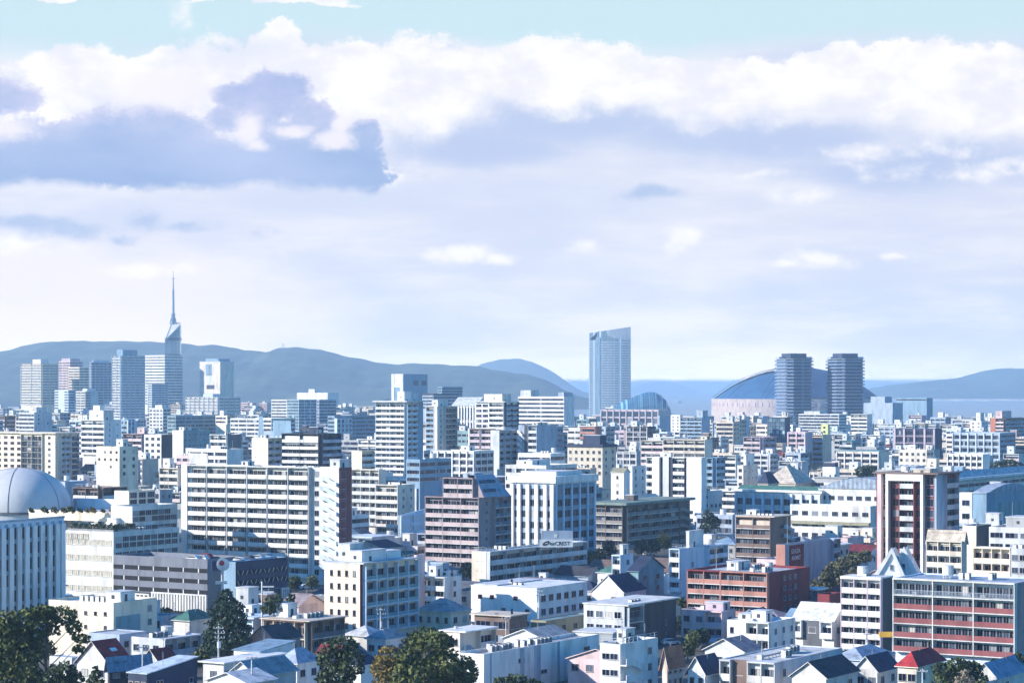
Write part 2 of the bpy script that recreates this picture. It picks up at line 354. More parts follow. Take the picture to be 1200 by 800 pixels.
def facade(b, side, segs):
    if not segs: return
    fc = Face(b, side)
    if isinstance(segs[0], str): segs = [(0, 1) + tuple(segs)]
    Ls = fc.len - fc.s0
    for seg in segs:
        f0, f1, kind = seg[0], seg[1], seg[2]; k = dict(seg[3]) if len(seg) > 3 else {}
        a, c = fc.s0 + f0 * Ls, fc.s0 + f1 * Ls; w = c - a
        fh = k.get('fh', b.fh)
        if kind == 'win':
            nb = k.get('nb', max(1, round(w / 3))); bw = w / nb; ww = min(k.get('ww', 1.5), bw * .92); wh = k.get('wh', 1.35)
            me = win_mesh(ww, wh, k.get('fr', 'grey'), mull=k.get('mull', 1 if ww > 1 else 0), gm=MATS.get(k.get('gm')))
            for z in floors(b, k):
                for i in range(nb):
                    if rnd.random() < k.get('skip', 0): continue
                    fc.put('window', me, a + (i + .5) * bw - ww / 2, 0, z + k.get('sill', .85))
        elif kind == 'rib':
            bh = k.get('bh', fh * .48); mt = MATS[k.get('mt', 'band glass')]; nb = k.get('nb', 1); bw = w / nb; g = k.get('gap', .35)
            me = band_mesh(bw - 2 * g, bh, mt)
            for z in floors(b, k):
                for i in range(nb): fc.put('window_band', me, a + i * bw + g, 0, z + k.get('sill', .85))
        elif kind in ('balc', 'lite'):
            nb = k.get('nb', max(1, round(w / 5.5))); bw = w / nb; d = k.get('d', 1.25); ph = k.get('ph', 1.1); par = k.get('par', 'white')
            g = k.get('gap', .12)
            bm_ = balc_mesh(bw - 2 * g, d, ph, par, k.get('kind', 'solid'))
            zs = floors(b, k)
            if kind == 'balc':
                nw = k.get('nw', 2); ww = rr((bw - .5) / nw * .90); wm = win_mesh(ww, min(2.2, fh - .42), k.get('fr', 'grey'), sill=False)
            else: wm = band_mesh(bw - .5, min(2.1, fh - .6), GB)
            for z in zs:
                for i in range(nb):
                    x = a + i * bw
                    fc.put('balcony', bm_, x + g, 0, z)
                    if kind == 'balc' and b.D < 820 and rnd.random() < .55: fc.put('air_conditioner', ac_mesh(), x + g + .2 + rnd.random() * max(.1, bw - 1.8), -d + .55, z + .01)
                    if kind == 'balc':
                        for j in range(nw): fc.put('window', wm, x + .25 + (j + .5) * (bw - .5) / nw - ww / 2, 0, z + .06)
                    else: fc.put('window_band', wm, x + .25, 0, z + .06)
            zl = zs[-1] - .2; hh = b.zt - zl
            if k.get('fin', 1):
                pm = box_mesh(.2, d + .05, hh, M(k.get('finc', b.wall)), 'pier')
                for i in range(nb + 1): fc.put('pier', pm, min(max(a, a + i * bw - .1), c - .2), 0, zl)
            if k.get('eave', 1): fc.put('eave', box_mesh(w, d + .2, .3, M(k.get('eavec', b.wall)), 'eave'), a, 0, b.zt - .304)
        elif kind == 'pil':
            nb = k.get('nb', 5); bw = w / nb; pw = k.get('pw', .9); pd = k.get('pd', .55); zs = floors(b, k); zl = zs[-1]
            pm = box_mesh(pw, pd, b.zt - k.get('ptop', .5) - zl, M(k.get('pc', 'white')), 'pilaster')
            for i in range(nb + 1): fc.put('pilaster', pm, min(max(a, a + i * bw - pw / 2), c - pw), 0, zl)
            gw = bw - pw - .1; wh = k.get('wh', fh * .5); wm = win_mesh(gw, wh, k.get('fr', 'bluegrey'), t=.06, mull=1 if gw > 1.2 else 0, sill=False)
            sm = box_mesh(gw, .04, fh - wh - .05, M(k.get('sp', 'bluegrey')), 'spandrel') if k.get('sp') else None
            for z in zs:
                for i in range(nb):
                    x = a + i * bw + pw / 2 + .05
                    if i == 0 : x = a + pw + .05
                    fc.put('window', wm, x, 0, z + .3)
                    if sm: fc.put('spandrel', sm, x, 0, z + .32 + wh)
        elif kind == 'grid':
            nb = k.get('nb', 4); bw = w / nb; zs = floors(b, k); pw = k.get('pw', .4); pd = k.get('pd', .3); zl = zs[-1]; bh = k.get('bh', fh * .55)
            pm = box_mesh(pw, pd, b.zt - .3 - zl, M(k.get('pc', 'white')), 'pilaster')
            for i in range(nb + 1): fc.put('pilaster', pm, min(max(a, a + i * bw - pw / 2), c - pw), 0, zl)
            sm = box_mesh(w, pd - .06, .3, M(k.get('pc', 'white')), 'floor_edge'); mt = MATS[k.get('mt', 'band glass')]
            bm_ = band_mesh(bw - pw - .1, bh, mt)
            for z in zs:
                fc.put('floor_edge', sm, a, 0, z - .15)
                for i in range(nb): fc.put('window_band', bm_, a + i * bw + pw / 2 + .05, 0, z + k.get('sill', .8))
        elif kind == 'stair':                                  # open zigzag escape stair in front of the wall
            par = k.get('par', 'white'); d = 1.3
            def f():
                s = MB(); s.box(0, w * .3, -d, -.004, -.2, .0); s.box(0, w * .3, -d, -d + .12, .004, 1.1)
                s.prism([(w * .3, -.2), (w * .86, -fh * .5 - .2), (w * .86, -fh * .5 + 1), (w * .3, 1.1)], -d, -d + .12)
                s.box(w * .86, w, -d, -.004, -fh * .5 - .2, -fh * .5); s.box(w * .86, w, -d, -d + .12, -fh * .5 + .004, -fh * .5 + 1.05)
                return s.mesh('stair_flight', M(par))
            me = cached(('stair', rr(w), fh, par), f)
            for z in floors(b, k): fc.put('stair_flight', me, a, 0, z)
        elif kind == 'panel':                                  # a plain coloured field set on the wall
            z0 = b.z0 + (b.zt - b.z0) * k.get('v0', 0) + .02; z1 = b.z0 + (b.zt - b.z0) * k.get('v1', 1) - .02
            fc.put(k.get('name', 'wall_panel'), box_mesh(w, k.get('d', .12), z1 - z0, M(k['c']), k.get('name', 'wall_panel')), a, 0, z0)

# ------------------------------------------------------------------ buildings
PHI = 58.0
SCREEN = []          # (D, xl, xr, yt, yv, root, short)
FOOT = []            # footprints in the street grid's own axes
class B: pass
def solve(xl, xc, xr, D, phi, wl=None, wr=None):
    s, c = math.sin(R(phi)), math.cos(R(phi)); X = gx(xc, D)
    tl, tr = (xl - 600) / FOC, (xr - 600) / FOC
    WL = (X - tl * D) / (s + tl * c) if xl < xc else 0
    WR = (tr * D - X) / (c - tr * s) if xr > xc else 0
    return (WL if wl is None else wl) or 9.0, (WR if wr is None else wr) or 9.0
def shell(b, roofc, flat=True):
    x0, y0 = b.iL, b.iR; p = .28; ph = b.par
    m = MB()
    for q in ([(x0, y0), (b.WR, y0)], [(b.WR, y0), (b.WR, b.WL)], [(b.WR, b.WL), (x0, b.WL)], [(x0, b.WL), (x0, y0)]):
        m.quad([(q[0][0], q[0][1], b.z0), (q[1][0], q[1][1], b.z0), (q[1][0], q[1][1], b.zt), (q[0][0], q[0][1], b.zt)])
    if flat:
        o = [(x0, y0), (b.WR, y0), (b.WR, b.WL), (x0, b.WL)]; i = [(x0 + p, y0 + p), (b.WR - p, y0 + p), (b.WR - p, b.WL - p), (x0 + p, b.WL - p)]
        for k in range(4):
            a, c = o[k], o[(k + 1) % 4]; d, e = i[(k + 1) % 4], i[k]
            m.quad([(*a, b.zt), (*c, b.zt), (*d, b.zt), (*e, b.zt)])
            m.quad([(*e, b.zt), (*d, b.zt), (*d, b.zt - ph), (*e, b.zt - ph)])
    return m
def hb(name, label, cat, xl, xc, xr, yt, yv, D, wall='white', L=None, Rt=None, phi=PHI, fh=2.9, roof='grey', z0=0., wl=None, wr=None,
       parent=None, short=None, group=None, par=.6, extras=(), clutter=0, flat=True, screen=True, part='wing', zt=None):
    """one building from the photo: near corner xc, visible ends xl / xr, roof row yt at the corner, distance D"""
    b = B(); b.D = D; b.phi = phi; b.fh = fh; b.wall = wall; b.z0 = z0; b.par = par
    b.WL, b.WR = solve(xl, xc, xr, D, phi, wl, wr); b.zt = gz(yt, D) if zt is None else zt; b.zlow = max(z0, gz(yv, D) - 1.5)
    def inset(s):
        if not s: return 0
        if isinstance(s[0], str): s = [(0, 1) + tuple(s)]
        return max([(q[3] if len(q) > 3 else {}).get('d', 1.25) if q[2] in ('balc', 'lite', 'stair') else 0 for q in s])
    b.iL, b.iR = inset(L), inset(Rt)
    pos = Vector((gx(xc, D), D, 0))
    if parent is None:
        b.root = thing(name, label, cat, pos, R(phi), group); b.fp = b.root
        link('wall', shell(b, roof, flat).mesh('wall', M(wall)), b.root)
        if screen: SCREEN.append((D, xl, xr, yt, yv, b.root, short))
        FOOT.append(foot(pos, phi, b.WR, b.WL))
    else:
        q = Matrix.Rotation(-R(parent.phi), 3, 'Z') @ (pos - Vector((parent.root.location.x, parent.root.location.y, 0)))
        b.root = link(part, shell(b, roof, flat).mesh(part, M(wall)), parent.root, (q.x, q.y, 0), R(phi - parent.phi)); b.fp = b.root
        if screen: SCREEN.append((D, xl, xr, yt, yv, parent.root, None))
        FOOT.append(foot(pos, phi, b.WR, b.WL))
    if flat:
        e = .285
        link('roof', MB().quad([(b.iL + e, b.iR + e, 0), (b.WR - e, b.iR + e, 0), (b.WR - e, b.WL - e, 0), (b.iL + e, b.WL - e, 0)]).mesh('roof', RF(roof)), b.fp, (0, 0, b.zt - par + .01))
    facade(b, 'L', L); facade(b, 'R', Rt)
    for ex in extras: extra(b, *ex)
    if not flat and D < 640 and parent is None: extra(b, 'mast', rnd.uniform(.3, .7), rnd.uniform(.3, .7), rnd.uniform(3.2, 4.8))
    if clutter < 0: return b
    if clutter: roof_clutter(b, clutter)
    elif flat and D < 1000 and b.WR > 6 and cat in ('apartments', 'offices', 'hospital', 'warehouse'): roof_clutter(b, 3 if D < 800 else 2)
    return b
def foot(pos, phi, WR, WL):
    u = Vector((math.cos(R(PHI)), math.sin(R(PHI)))); v = Vector((-u.y, u.x)); d = R(phi)
    c = [Vector((pos.x, pos.y)) + Vector((math.cos(d), math.sin(d))) * a + Vector((-math.sin(d), math.cos(d))) * q for a in (0, WR) for q in (0, WL)]
    us = [p.dot(u) for p in c]; vs = [p.dot(v) for p in c]
    return (min(us), max(us), min(vs), max(vs))
def extra(b, kind, *a):
    """roof and wall extras; positions are fractions of the footprint (x along the right face, y along the left face, 0 = near corner)"""
    zr = b.zt - b.par + .014
    if kind == 'pent':                                 # stair / lift house: x0,x1,y0,y1,height,colour
        x0, x1, y0, y1, h, c = a[:6]; nm = a[6] if len(a) > 6 else 'stair_house'
        x0, x1 = b.iL + .4 + (b.WR - b.iL - .8) * x0, b.iL + .4 + (b.WR - b.iL - .8) * x1; y0, y1 = b.iR + .4 + (b.WL - b.iR - .8) * y0, b.iR + .4 + (b.WL - b.iR - .8) * y1
        m = MB().box(0, x1 - x0, 0, y1 - y0, 0, h); m.box(-.15, x1 - x0 + .15, -.15, y1 - y0 + .15, h + .003, h + .22, 1)
        if x1 - x0 > 1.6: m.box((x1 - x0) * .3, (x1 - x0) * .3 + .9, -.05, -.004, .05, 2.0, 2)
        if y1 - y0 > 1.6: m.box(-.05, -.004, (y1 - y0) * .4, (y1 - y0) * .4 + .8, h * .45, h * .45 + .8, 2)
        link(nm, m.mesh(nm, [M(c), M('palegrey'), M('charcoal')]), b.fp, (x0, y0, zr))
    elif kind == 'tank':
        x, y, r, h = a[:4]
        m = MB(); n = 14
        for q in (-.6, .6):
            for w in (-.6, .6): m.box(q * r - .06, q * r + .06, w * r - .06, w * r + .06, 0, .7)
        m.vprism([(r * math.cos(2 * math.pi * i / n), r * math.sin(2 * math.pi * i / n)) for i in range(n)], .704, .704 + h)
        link('water_tank', m.mesh('water_tank', M('offwhite')), b.fp, (b.iL + (b.WR - b.iL) * x, b.iR + (b.WL - b.iR) * y, zr))
    elif kind == 'ac':                                 # row of condenser units
        x, y, n, dx = a[:4]
        def f():
            m = MB(); m.box(0, 1.1, 0, .9, .12, 1.35); m.box(.05, 1.05, -.02, -.003, .3, 1.2, 1); m.vprism([(.55 + .38 * math.cos(i * .6283), .45 + .38 * math.sin(i * .6283)) for i in range(10)], 1.353, 1.42, 1)
            m.box(.05, .2, .05, .85, 0, .116); m.box(.9, 1.05, .05, .85, 0, .116)
            return m.mesh('air_conditioner', [M('offwhite'), M('darkgrey')])
        me = cached('ac', f)
        for i in range(n): link('air_conditioner', me, b.fp, (b.iL + .5 + (b.WR - b.iL - 2) * x + (i * 1.5 if dx else 0), b.iR + .5 + (b.WL - b.iR - 2) * y + (0 if dx else i * 1.4), zr))
    elif kind == 'mast':
        x, y, h = a[:3]
        m = MB().tube((0, 0, 0), (0, 0, h), .09, .04); m.tube((-.5, 0, h * .8), (.5, 0, h * .8), .03); m.tube((-.35, 0, h * .9), (.35, 0, h * .9), .03)
        link('antenna', m.mesh('antenna', M('grey')), b.fp, (b.iL + (b.WR - b.iL) * x, b.iR + (b.WL - b.iR) * y, zr))
    elif kind == 'duct':                               # pipe run on low supports with a vent box
        x, y, f = a[:3]; ln = (b.WR - b.iL) * f; m = MB().tube((0, 0, .45), (ln, 0, .45), .16, n=6).tube((ln, 0, .45), (ln, min(3, (b.WL - b.iR) * .2), .45), .16, n=6)
        for i in range(int(ln / 1.5) + 1): m.box(i * 1.5, i * 1.5 + .12, -.2, .2, 0, .29)
        m.box(-.5, .5, -.5, .5, 0, .9, 1); link('duct', m.mesh('duct', [M('grey'), M('offwhite')]), b.fp, (b.iL + .6 + (b.WR - b.iL - 2) * x, b.iR + .6 + (b.WL - b.iR - 2) * y, zr))
    elif kind == 'rail':
        c = a[0] if a else 'offwhite'; m = MB(); z = b.zt; x0, x1, y0, y1 = b.iL + .1, b.WR - .1, b.iR + .1, b.WL - .1
        for h in (.5, 1.0):
            for p, q in (((x0, y0), (x1, y0)), ((x0, y0), (x0, y1))): m.tube((*p, h), (*q, h), .035, n=4)
        for i in range(int((x1 - x0) / 1.6) + 1): m.tube((x0 + i * 1.6, y0, 0), (x0 + i * 1.6, y0, 1), .03, n=4)
        for i in range(1, int((y1 - y0) / 1.6) + 1): m.tube((x0, y0 + i * 1.6, 0), (x0, y0 + i * 1.6, 1), .03, n=4)
        link('railing', m.mesh('railing', M(c)), b.fp, (0, 0, z))
    elif kind == 'slab':                               # projecting roof slab
        c, o, t = a[:3]
        m = MB(); m.box(-o, b.WR + o, -o, b.WL + o, 0, t)
        link('roof_slab', m.mesh('roof_slab', M(c)), b.fp, (0, 0, b.zt + .003))
    elif kind in ('gable', 'hip', 'shed', 'gabley'):
        pitched(b, kind, *a)
    elif kind == 'barrel':
        c, h = a[:2]; n = 12; o = .4
        pts = [(b.iL - o + (b.WR - b.iL + 2 * o) * i / n, h * math.sin(math.pi * i / n)) for i in range(n + 1)]
        link('roof', MB().prism(pts, b.iR - o, b.WL + o).mesh('roof', RF(c)), b.fp, (0, 0, b.zt + .01))
    elif kind == 'barrely':
        c, h = a[:2]; n = 12; o = .4; q = b.WL - b.iR + 2 * o
        pts = [(q * i / n, h * math.sin(math.pi * i / n)) for i in range(n + 1)]
        ro = link('roof', MB().prism(pts, -(b.WR - b.iL + 2 * o), 0).mesh('roof', RF(c)), b.fp, (b.iL - o, b.iR - o, b.zt + .01), R(90))
    elif kind == 'sign':                               # flat board on a face: side,s0,s1,zfrac0,zfrac1,colour
        side, f0, f1, v0, v1, c = a[:6]; fc = Face(b, side); Ls = fc.len
        z0, z1 = b.z0 + (b.zt - b.z0) * v0, b.z0 + (b.zt - b.z0) * v1
        me = MB().box(0, (f1 - f0) * Ls, -.2, -.006, 0, z1 - z0).mesh('sign_board', M(c))
        sb = fc.put('sign_board', me, f0 * Ls, 0, z0)
        if len(a) > 6:
            for (txt, u, v, size, tc_) in a[6]:
                t = link('lettering', text_mesh(txt, size, tc_), sb, (u * (f1 - f0) * Ls, -.23, v * (z1 - z0))); t.rotation_euler = (R(90), 0, 0)
def text_mesh(txt, size, c):
    def f():
        cu = bpy.data.curves.new('lettering', 'FONT'); cu.body = txt; cu.size = size; cu.extrude = .015; cu.offset = .012 * size
        o = bpy.data.objects.new('lettering', cu); COL.objects.link(o); bpy.context.view_layer.update()
        me = bpy.data.meshes.new_from_object(o.evaluated_get(bpy.context.evaluated_depsgraph_get()))
        bpy.data.objects.remove(o); me.materials.clear(); me.materials.append(M(c)); return me
    return cached(('txt', txt, size, c), f)
def pitched(b, kind, c, h, o=.5):
    x0, x1, y0, y1 = b.iL, b.WR, b.iR, b.WL; t = .16; m = MB(); mats = [RF(c), M(b.wall)]; xm, ym = (x0 + x1) / 2, (y0 + y1) / 2
    if kind == 'gable':                                # ridge runs along x
        for s in (-1, 1):
            ye = y0 - o if s < 0 else y1 + o; ze = -o * h / (ym - y0)
            m.quad([(x0 - o, ye, ze), (x1 + o, ye, ze), (x1 + o, ym, h), (x0 - o, ym, h)][::s * -1 or 1])
            m.quad([(x0 - o, ye, ze - t), (x1 + o, ye, ze - t), (x1 + o, ym, h - t), (x0 - o, ym, h - t)], 0)
            m.quad([(x0 - o, ye, ze - t), (x1 + o, ye, ze - t), (x1 + o, ye, ze), (x0 - o, ye, ze)], 1)
            for xe in (x0 - o, x1 + o): m.quad([(xe, ye, ze - t), (xe, ye, ze), (xe, ym, h), (xe, ym, h - t)], 1)
        for xe in (x0, x1): m.quad([(xe, y0, -.01), (xe, y1, -.01), (xe, ym, h - t - .02)], 1)
    elif kind == 'gabley':                             # ridge runs along y
        for s in (-1, 1):
            xe = x0 - o if s < 0 else x1 + o; ze = -o * h / (xm - x0)
            m.quad([(xe, y0 - o, ze), (xe, y1 + o, ze), (xm, y1 + o, h), (xm, y0 - o, h)])
            m.quad([(xe, y0 - o, ze - t), (xe, y1 + o, ze - t), (xm, y1 + o, h - t), (xm, y0 - o, h - t)], 0)
            m.quad([(xe, y0 - o, ze - t), (xe, y1 + o, ze - t), (xe, y1 + o, ze), (xe, y0 - o, ze)], 1)
            for ye in (y0 - o, y1 + o): m.quad([(xe, ye, ze - t), (xe, ye, ze), (xm, ye, h), (xm, ye, h - t)], 1)
        for ye in (y0, y1): m.quad([(x0, ye, -.01), (x1, ye, -.01), (xm, ye, h - t - .02)], 1)
    elif kind == 'hip':
        a = min(x1 - x0, y1 - y0) / 2; X0, X1, Y0, Y1 = x0 - o, x1 + o, y0 - o, y1 + o
        if x1 - x0 >= y1 - y0: r0, r1 = (X0 + a + o, ym), (X1 - a - o, ym)
        else: r0, r1 = (xm, Y0 + a + o), (xm, Y1 - a - o)
        r0, r1 = (*r0, h), (*r1, h); c4 = [(X0, Y0, -.15), (X1, Y0, -.15), (X1, Y1, -.15), (X0, Y1, -.15)]
        if x1 - x0 >= y1 - y0:
            m.quad([c4[0], c4[1], r1, r0]); m.quad([c4[1], c4[2], r1]); m.quad([c4[2], c4[3], r0, r1]); m.quad([c4[3], c4[0], r0])
        else:
            m.quad([c4[0], c4[1], r0]); m.quad([c4[1], c4[2], r1, r0]); m.quad([c4[2], c4[3], r1]); m.quad([c4[3], c4[0], r0, r1])
        m.box(X0, X1, Y0, Y1, -.32, -.16, 1)
    else:                                              # shed, rising away from the left face
        m.prism([(x0 - o, -.1), (x1 + o, h), (x1 + o, h + t), (x0 - o, -.1 + t)], y0 - o, y1 + o, 0)
        m.prism([(x0, -.012), (x1, -.012), (x1, h - .05)], y0, y1, 1)
    link('roof', m.mesh('roof', mats), b.fp, (0, 0, b.zt + .012))
def roof_clutter(b, n):
    w, d = b.WR - b.iL, b.WL - b.iR
    if w < 4 or d < 4: return
    for i in range(n):
        k = rnd.random()
        if k < .16: extra(b, 'pent', *(lambda x, y: (x, min(.98, x + 3.5 / w), y, min(.98, y + 3.5 / d)))(rnd.uniform(.05, .6), rnd.uniform(.05, .7)), rnd.uniform(2.2, 3.4), rnd.choice(['white', 'offwhite', b.wall]))
        elif k < .34: extra(b, 'tank', rnd.uniform(.25, .75), rnd.uniform(.2, .8), rnd.uniform(.8, 1.3), rnd.uniform(1.4, 2.2))
        elif k < .6: extra(b, 'ac', rnd.uniform(.1, .6), rnd.uniform(.1, .6), rnd.randint(2, 4), rnd.random() < .5)
        elif k < .8: extra(b, 'duct', rnd.uniform(.05, .4), rnd.uniform(.1, .7), rnd.uniform(.3, .55))
        else: extra(b, 'mast', rnd.uniform(.1, .9), rnd.uniform(.1, .9), rnd.uniform(3, 6))
# ------------------------------------------------------------------ land, sea, hills
def structure(name, me): return tag(link(name, me), None, None, None, 'structure')
def ground_mat():
    mt, nt, bs = nodes('city ground'); tc = nnode(nt, 'ShaderNodeTexCoord')
    a = nnode(nt, 'ShaderNodeTexNoise'); a.inputs['Scale'].default_value = .03; a.inputs['Detail'].default_value = 9; a.inputs['Roughness'].default_value = .7; lk(nt, tc.outputs['Object'], a.inputs['Vector'])
    rp = nnode(nt, 'ShaderNodeValToRGB'); e = rp.color_ramp.elements; e[0].position = .35; e[0].color = (.045, .047, .05, 1); e[1].position = .68; e[1].color = (.17, .17, .165, 1)
    x = e.new(.52); x.color = (.08, .085, .08, 1)
    lk(nt, a.outputs['Fac'], rp.inputs[0]); lk(nt, rp.outputs[0], bs.inputs['Base Color']); bs.inputs['Roughness'].default_value = .9; return mt
def sea_mat():
    mt, nt, bs = nodes('sea water'); tc = nnode(nt, 'ShaderNodeTexCoord'); mp = nnode(nt, 'ShaderNodeMapping'); mp.inputs['Scale'].default_value = (1, .35, 1); lk(nt, tc.outputs['Object'], mp.inputs[0])
    a = nnode(nt, 'ShaderNodeTexNoise'); a.inputs['Scale'].default_value = .05; a.inputs['Detail'].default_value = 6; lk(nt, mp.outputs[0], a.inputs['Vector'])
    bp = nnode(nt, 'ShaderNodeBump'); bp.inputs['Strength'].default_value = .12; bp.inputs['Distance'].default_value = 1; lk(nt, a.outputs['Fac'], bp.inputs['Height']); lk(nt, bp.outputs[0], bs.inputs['Normal'])
    bs.inputs['Base Color'].default_value = (.03, .10, .17, 1); bs.inputs['Roughness'].default_value = .22; return mt
def forest_mat(key, c0, c1, sc):
    mt, nt, bs = nodes(key); tc = nnode(nt, 'ShaderNodeTexCoord')
    a = nnode(nt, 'ShaderNodeTexNoise'); a.inputs['Scale'].default_value = sc; a.inputs['Detail'].default_value = 8; a.inputs['Roughness'].default_value = .7; lk(nt, tc.outputs['Object'], a.inputs['Vector'])
    rp = nnode(nt, 'ShaderNodeValToRGB'); e = rp.color_ramp.elements; e[0].position = .36; e[0].color = c0 + (1,); e[1].position = .66; e[1].color = c1 + (1,)
    x = e.new(.78); x.color = (.20, .20, .15, 1)
    lk(nt, a.outputs['Fac'], rp.inputs[0]); lk(nt, rp.outputs[0], bs.inputs['Base Color']); bs.inputs['Roughness'].default_value = .95; return mt
g = MB(); g.quad([(-2600, -400, 0), (2600, -400, 0), (2600, 3860, 0), (-2600, 3860, 0)]); g.quad([(-2600, 3860, 0), (2600, 3860, 0), (2600, 3860, -6), (-2600, 3860, -6)])
structure('ground', g.mesh('ground', ground_mat()))
structure('sea', MB().quad([(-90000, -3000, -1.6), (90000, -3000, -1.6), (90000, 120000, -1.6), (-90000, 120000, -1.6)]).mesh('sea', sea_mat()))
from mathutils import noise as mnoise
def hill(name, D, prof, depth, mt, rough=10):
    xs = np.array([gx(p[0], D) for p in prof]); hs = np.array([gz(p[1], D) for p in prof])
    nu = 420; nv = 44; X = np.linspace(xs[0], xs[-1], nu); Hh = np.interp(X, xs, hs); rows = []
    for j in range(nv):
        t = j / (nv - 1) * 2 - 1; k = max(0, 1 - abs(t) ** 1.35)
        row = []
        for i in range(nu):
            q = Vector((X[i] / 330, (D + t * depth) / 330, D)); nz = mnoise.fractal(q, .9, 2, 7)
            z = Hh[i] * k + nz * rough * (7 * k * (1 - k) + .2) + mnoise.noise(Vector((X[i] / 45, t * 9, D))) * 3.0
            row.append((X[i], D + t * depth + nz * 130 * (1 - k), z if k > 0 else -8))
        rows.append(row)
    structure(name, MB().grid(rows, nu, nv).mesh(name, mt, True))
FO = forest_mat('forested slope', (.016, .032, .026), (.085, .12, .075), .008)
hill('hills', 8200, [(-160, 430), (-60, 418), (0, 413), (20, 409), (45, 402), (80, 399), (130, 400), (170, 400), (215, 402), (232, 405), (250, 404), (275, 407), (300, 411), (314, 412), (328, 407), (350, 406), (375, 409), (400, 416), (425, 421), (445, 425), (465, 427), (485, 425), (510, 426), (540, 428), (560, 429), (580, 433), (600, 436), (620, 438), (640, 445), (655, 453), (668, 461), (690, 470)], 1500, FO, 14)
hill('far_hill', 15000, [(530, 452), (550, 434), (565, 426), (585, 421), (608, 420), (625, 424), (640, 431), (655, 440), (668, 450), (680, 458), (700, 464)], 2200, FO, 10)
hill('distant_island', 30000, [(735, 457), (750, 451), (762, 448), (780, 447), (796, 450), (812, 456)], 1600, FO, 6)
hill('headland', 13000, [(1020, 466), (1038, 457), (1060, 451), (1078, 447), (1100, 445), (1115, 444), (1135, 440), (1150, 435), (1165, 432), (1185, 431), (1210, 432), (1260, 436), (1340, 450)], 1800, FO, 12)
sb = MB(); rows = [[(gx(px, 11100), 11100 + 60 * t + 40 * math.sin(px * .21), -1.7 + 5 * t) for px in range(1015, 1330, 5)] for t in (0, 1, 2)]
structure('beach', MB().grid(rows, len(rows[0]), 3).mesh('beach', surf('sand', (.62, .56, .46), .9, streak=False, scale=.02)))

# ------------------------------------------------------------------ landmarks far off
w_ = lambda **k: k
# observation tower with mast
def needle_tower():
    D = 3700; cx = gx(203, D); t = thing('observation_tower', 'tall slim mirrored glass needle tower with slanted top and a thin mast', 'tower', (cx, D, 0), R(20))
    top = gz(380, D); r = gx(600 + 11, D); gm = glass_band('mirror glass', 3.0, ((.17, .27, .34), (.24, .34, .41), (.30, .41, .48)), (.36, .46, .53), .05)
    a = [(-r, -r * .5), (r * .55, -r * .8), (r, r * .5), (-r * .1, r)]
    m = MB(); i = len(m.v); zt = [gz(398, D), gz(381, D), gz(380, D), gz(380, D)]
    m.v += [(x, y, 0) for x, y in a] + [(x * .97, y * .97, z) for (x, y), z in zip(a, zt)]
    for k in range(4): m.f.append((k, (k + 1) % 4, 4 + (k + 1) % 4, 4 + k)); m.m.append(0)
    m.f.append((4, 5, 6, 7)); m.m.append(1)
    link('glass_shaft', m.mesh('glass_shaft', [gm, M('offwhite')]), t)
    fr = MB(); 
    for (p, q) in (((-r * 1.0, -r * .5, gz(400, D)), (-r * .25, -r * .7, gz(378, D))), ((-r * .25, -r * .7, gz(378, D)), (r * .6, -r * .82, gz(379, D))), ((-r, -r * .5, gz(400, D)), (r * .58, -r * .82, gz(381, D)))): fr.tube(p, q, .9, n=5)
    link('crown_frame', fr.mesh('crown_frame', M('steel')), t)
    for py in (397, 398.5, 416): 
        d = MB().vprism([(x * 1.02, y * 1.02) for x, y in a], 0, 1.4); link('belt', d.mesh('belt', M('navy')), t, (0, 0, gz(py, D)))
    mm = MB()
    for (z0, z1, r0, r1) in ((380, 366, 2.9, 2.3), (366, 351, 1.9, 1.8), (351, 339, 1.75, 1.6), (339, 329, .95, .85), (329, 318, .5, .3)): mm.tube((0, 0, gz(z0, D)), (0, 0, gz(z1, D)), r0, r1, 8)
    for i in range(4):
        x, y = 7 * math.cos(i * 1.57 + .5), 6 * math.sin(i * 1.57 + .5); mm.tube((x, y, gz(380, D)), (0, 0, gz(365, D)), .6, n=4)
    for py in (374, 369, 327): mm.vprism([(5 * (1 if py > 330 else .5) * math.cos(k * .785), 5 * (1 if py > 330 else .5) * math.sin(k * .785)) for k in range(8)], gz(py, D), gz(py, D) + 1)
    link('mast', mm.mesh('mast', M('steel')), t)
    SCREEN.append((D, 191, 213, 381, 418, t, 'glass needle tower')); FOOT.append(foot(t.location, 0, 20, 20))
needle_tower()
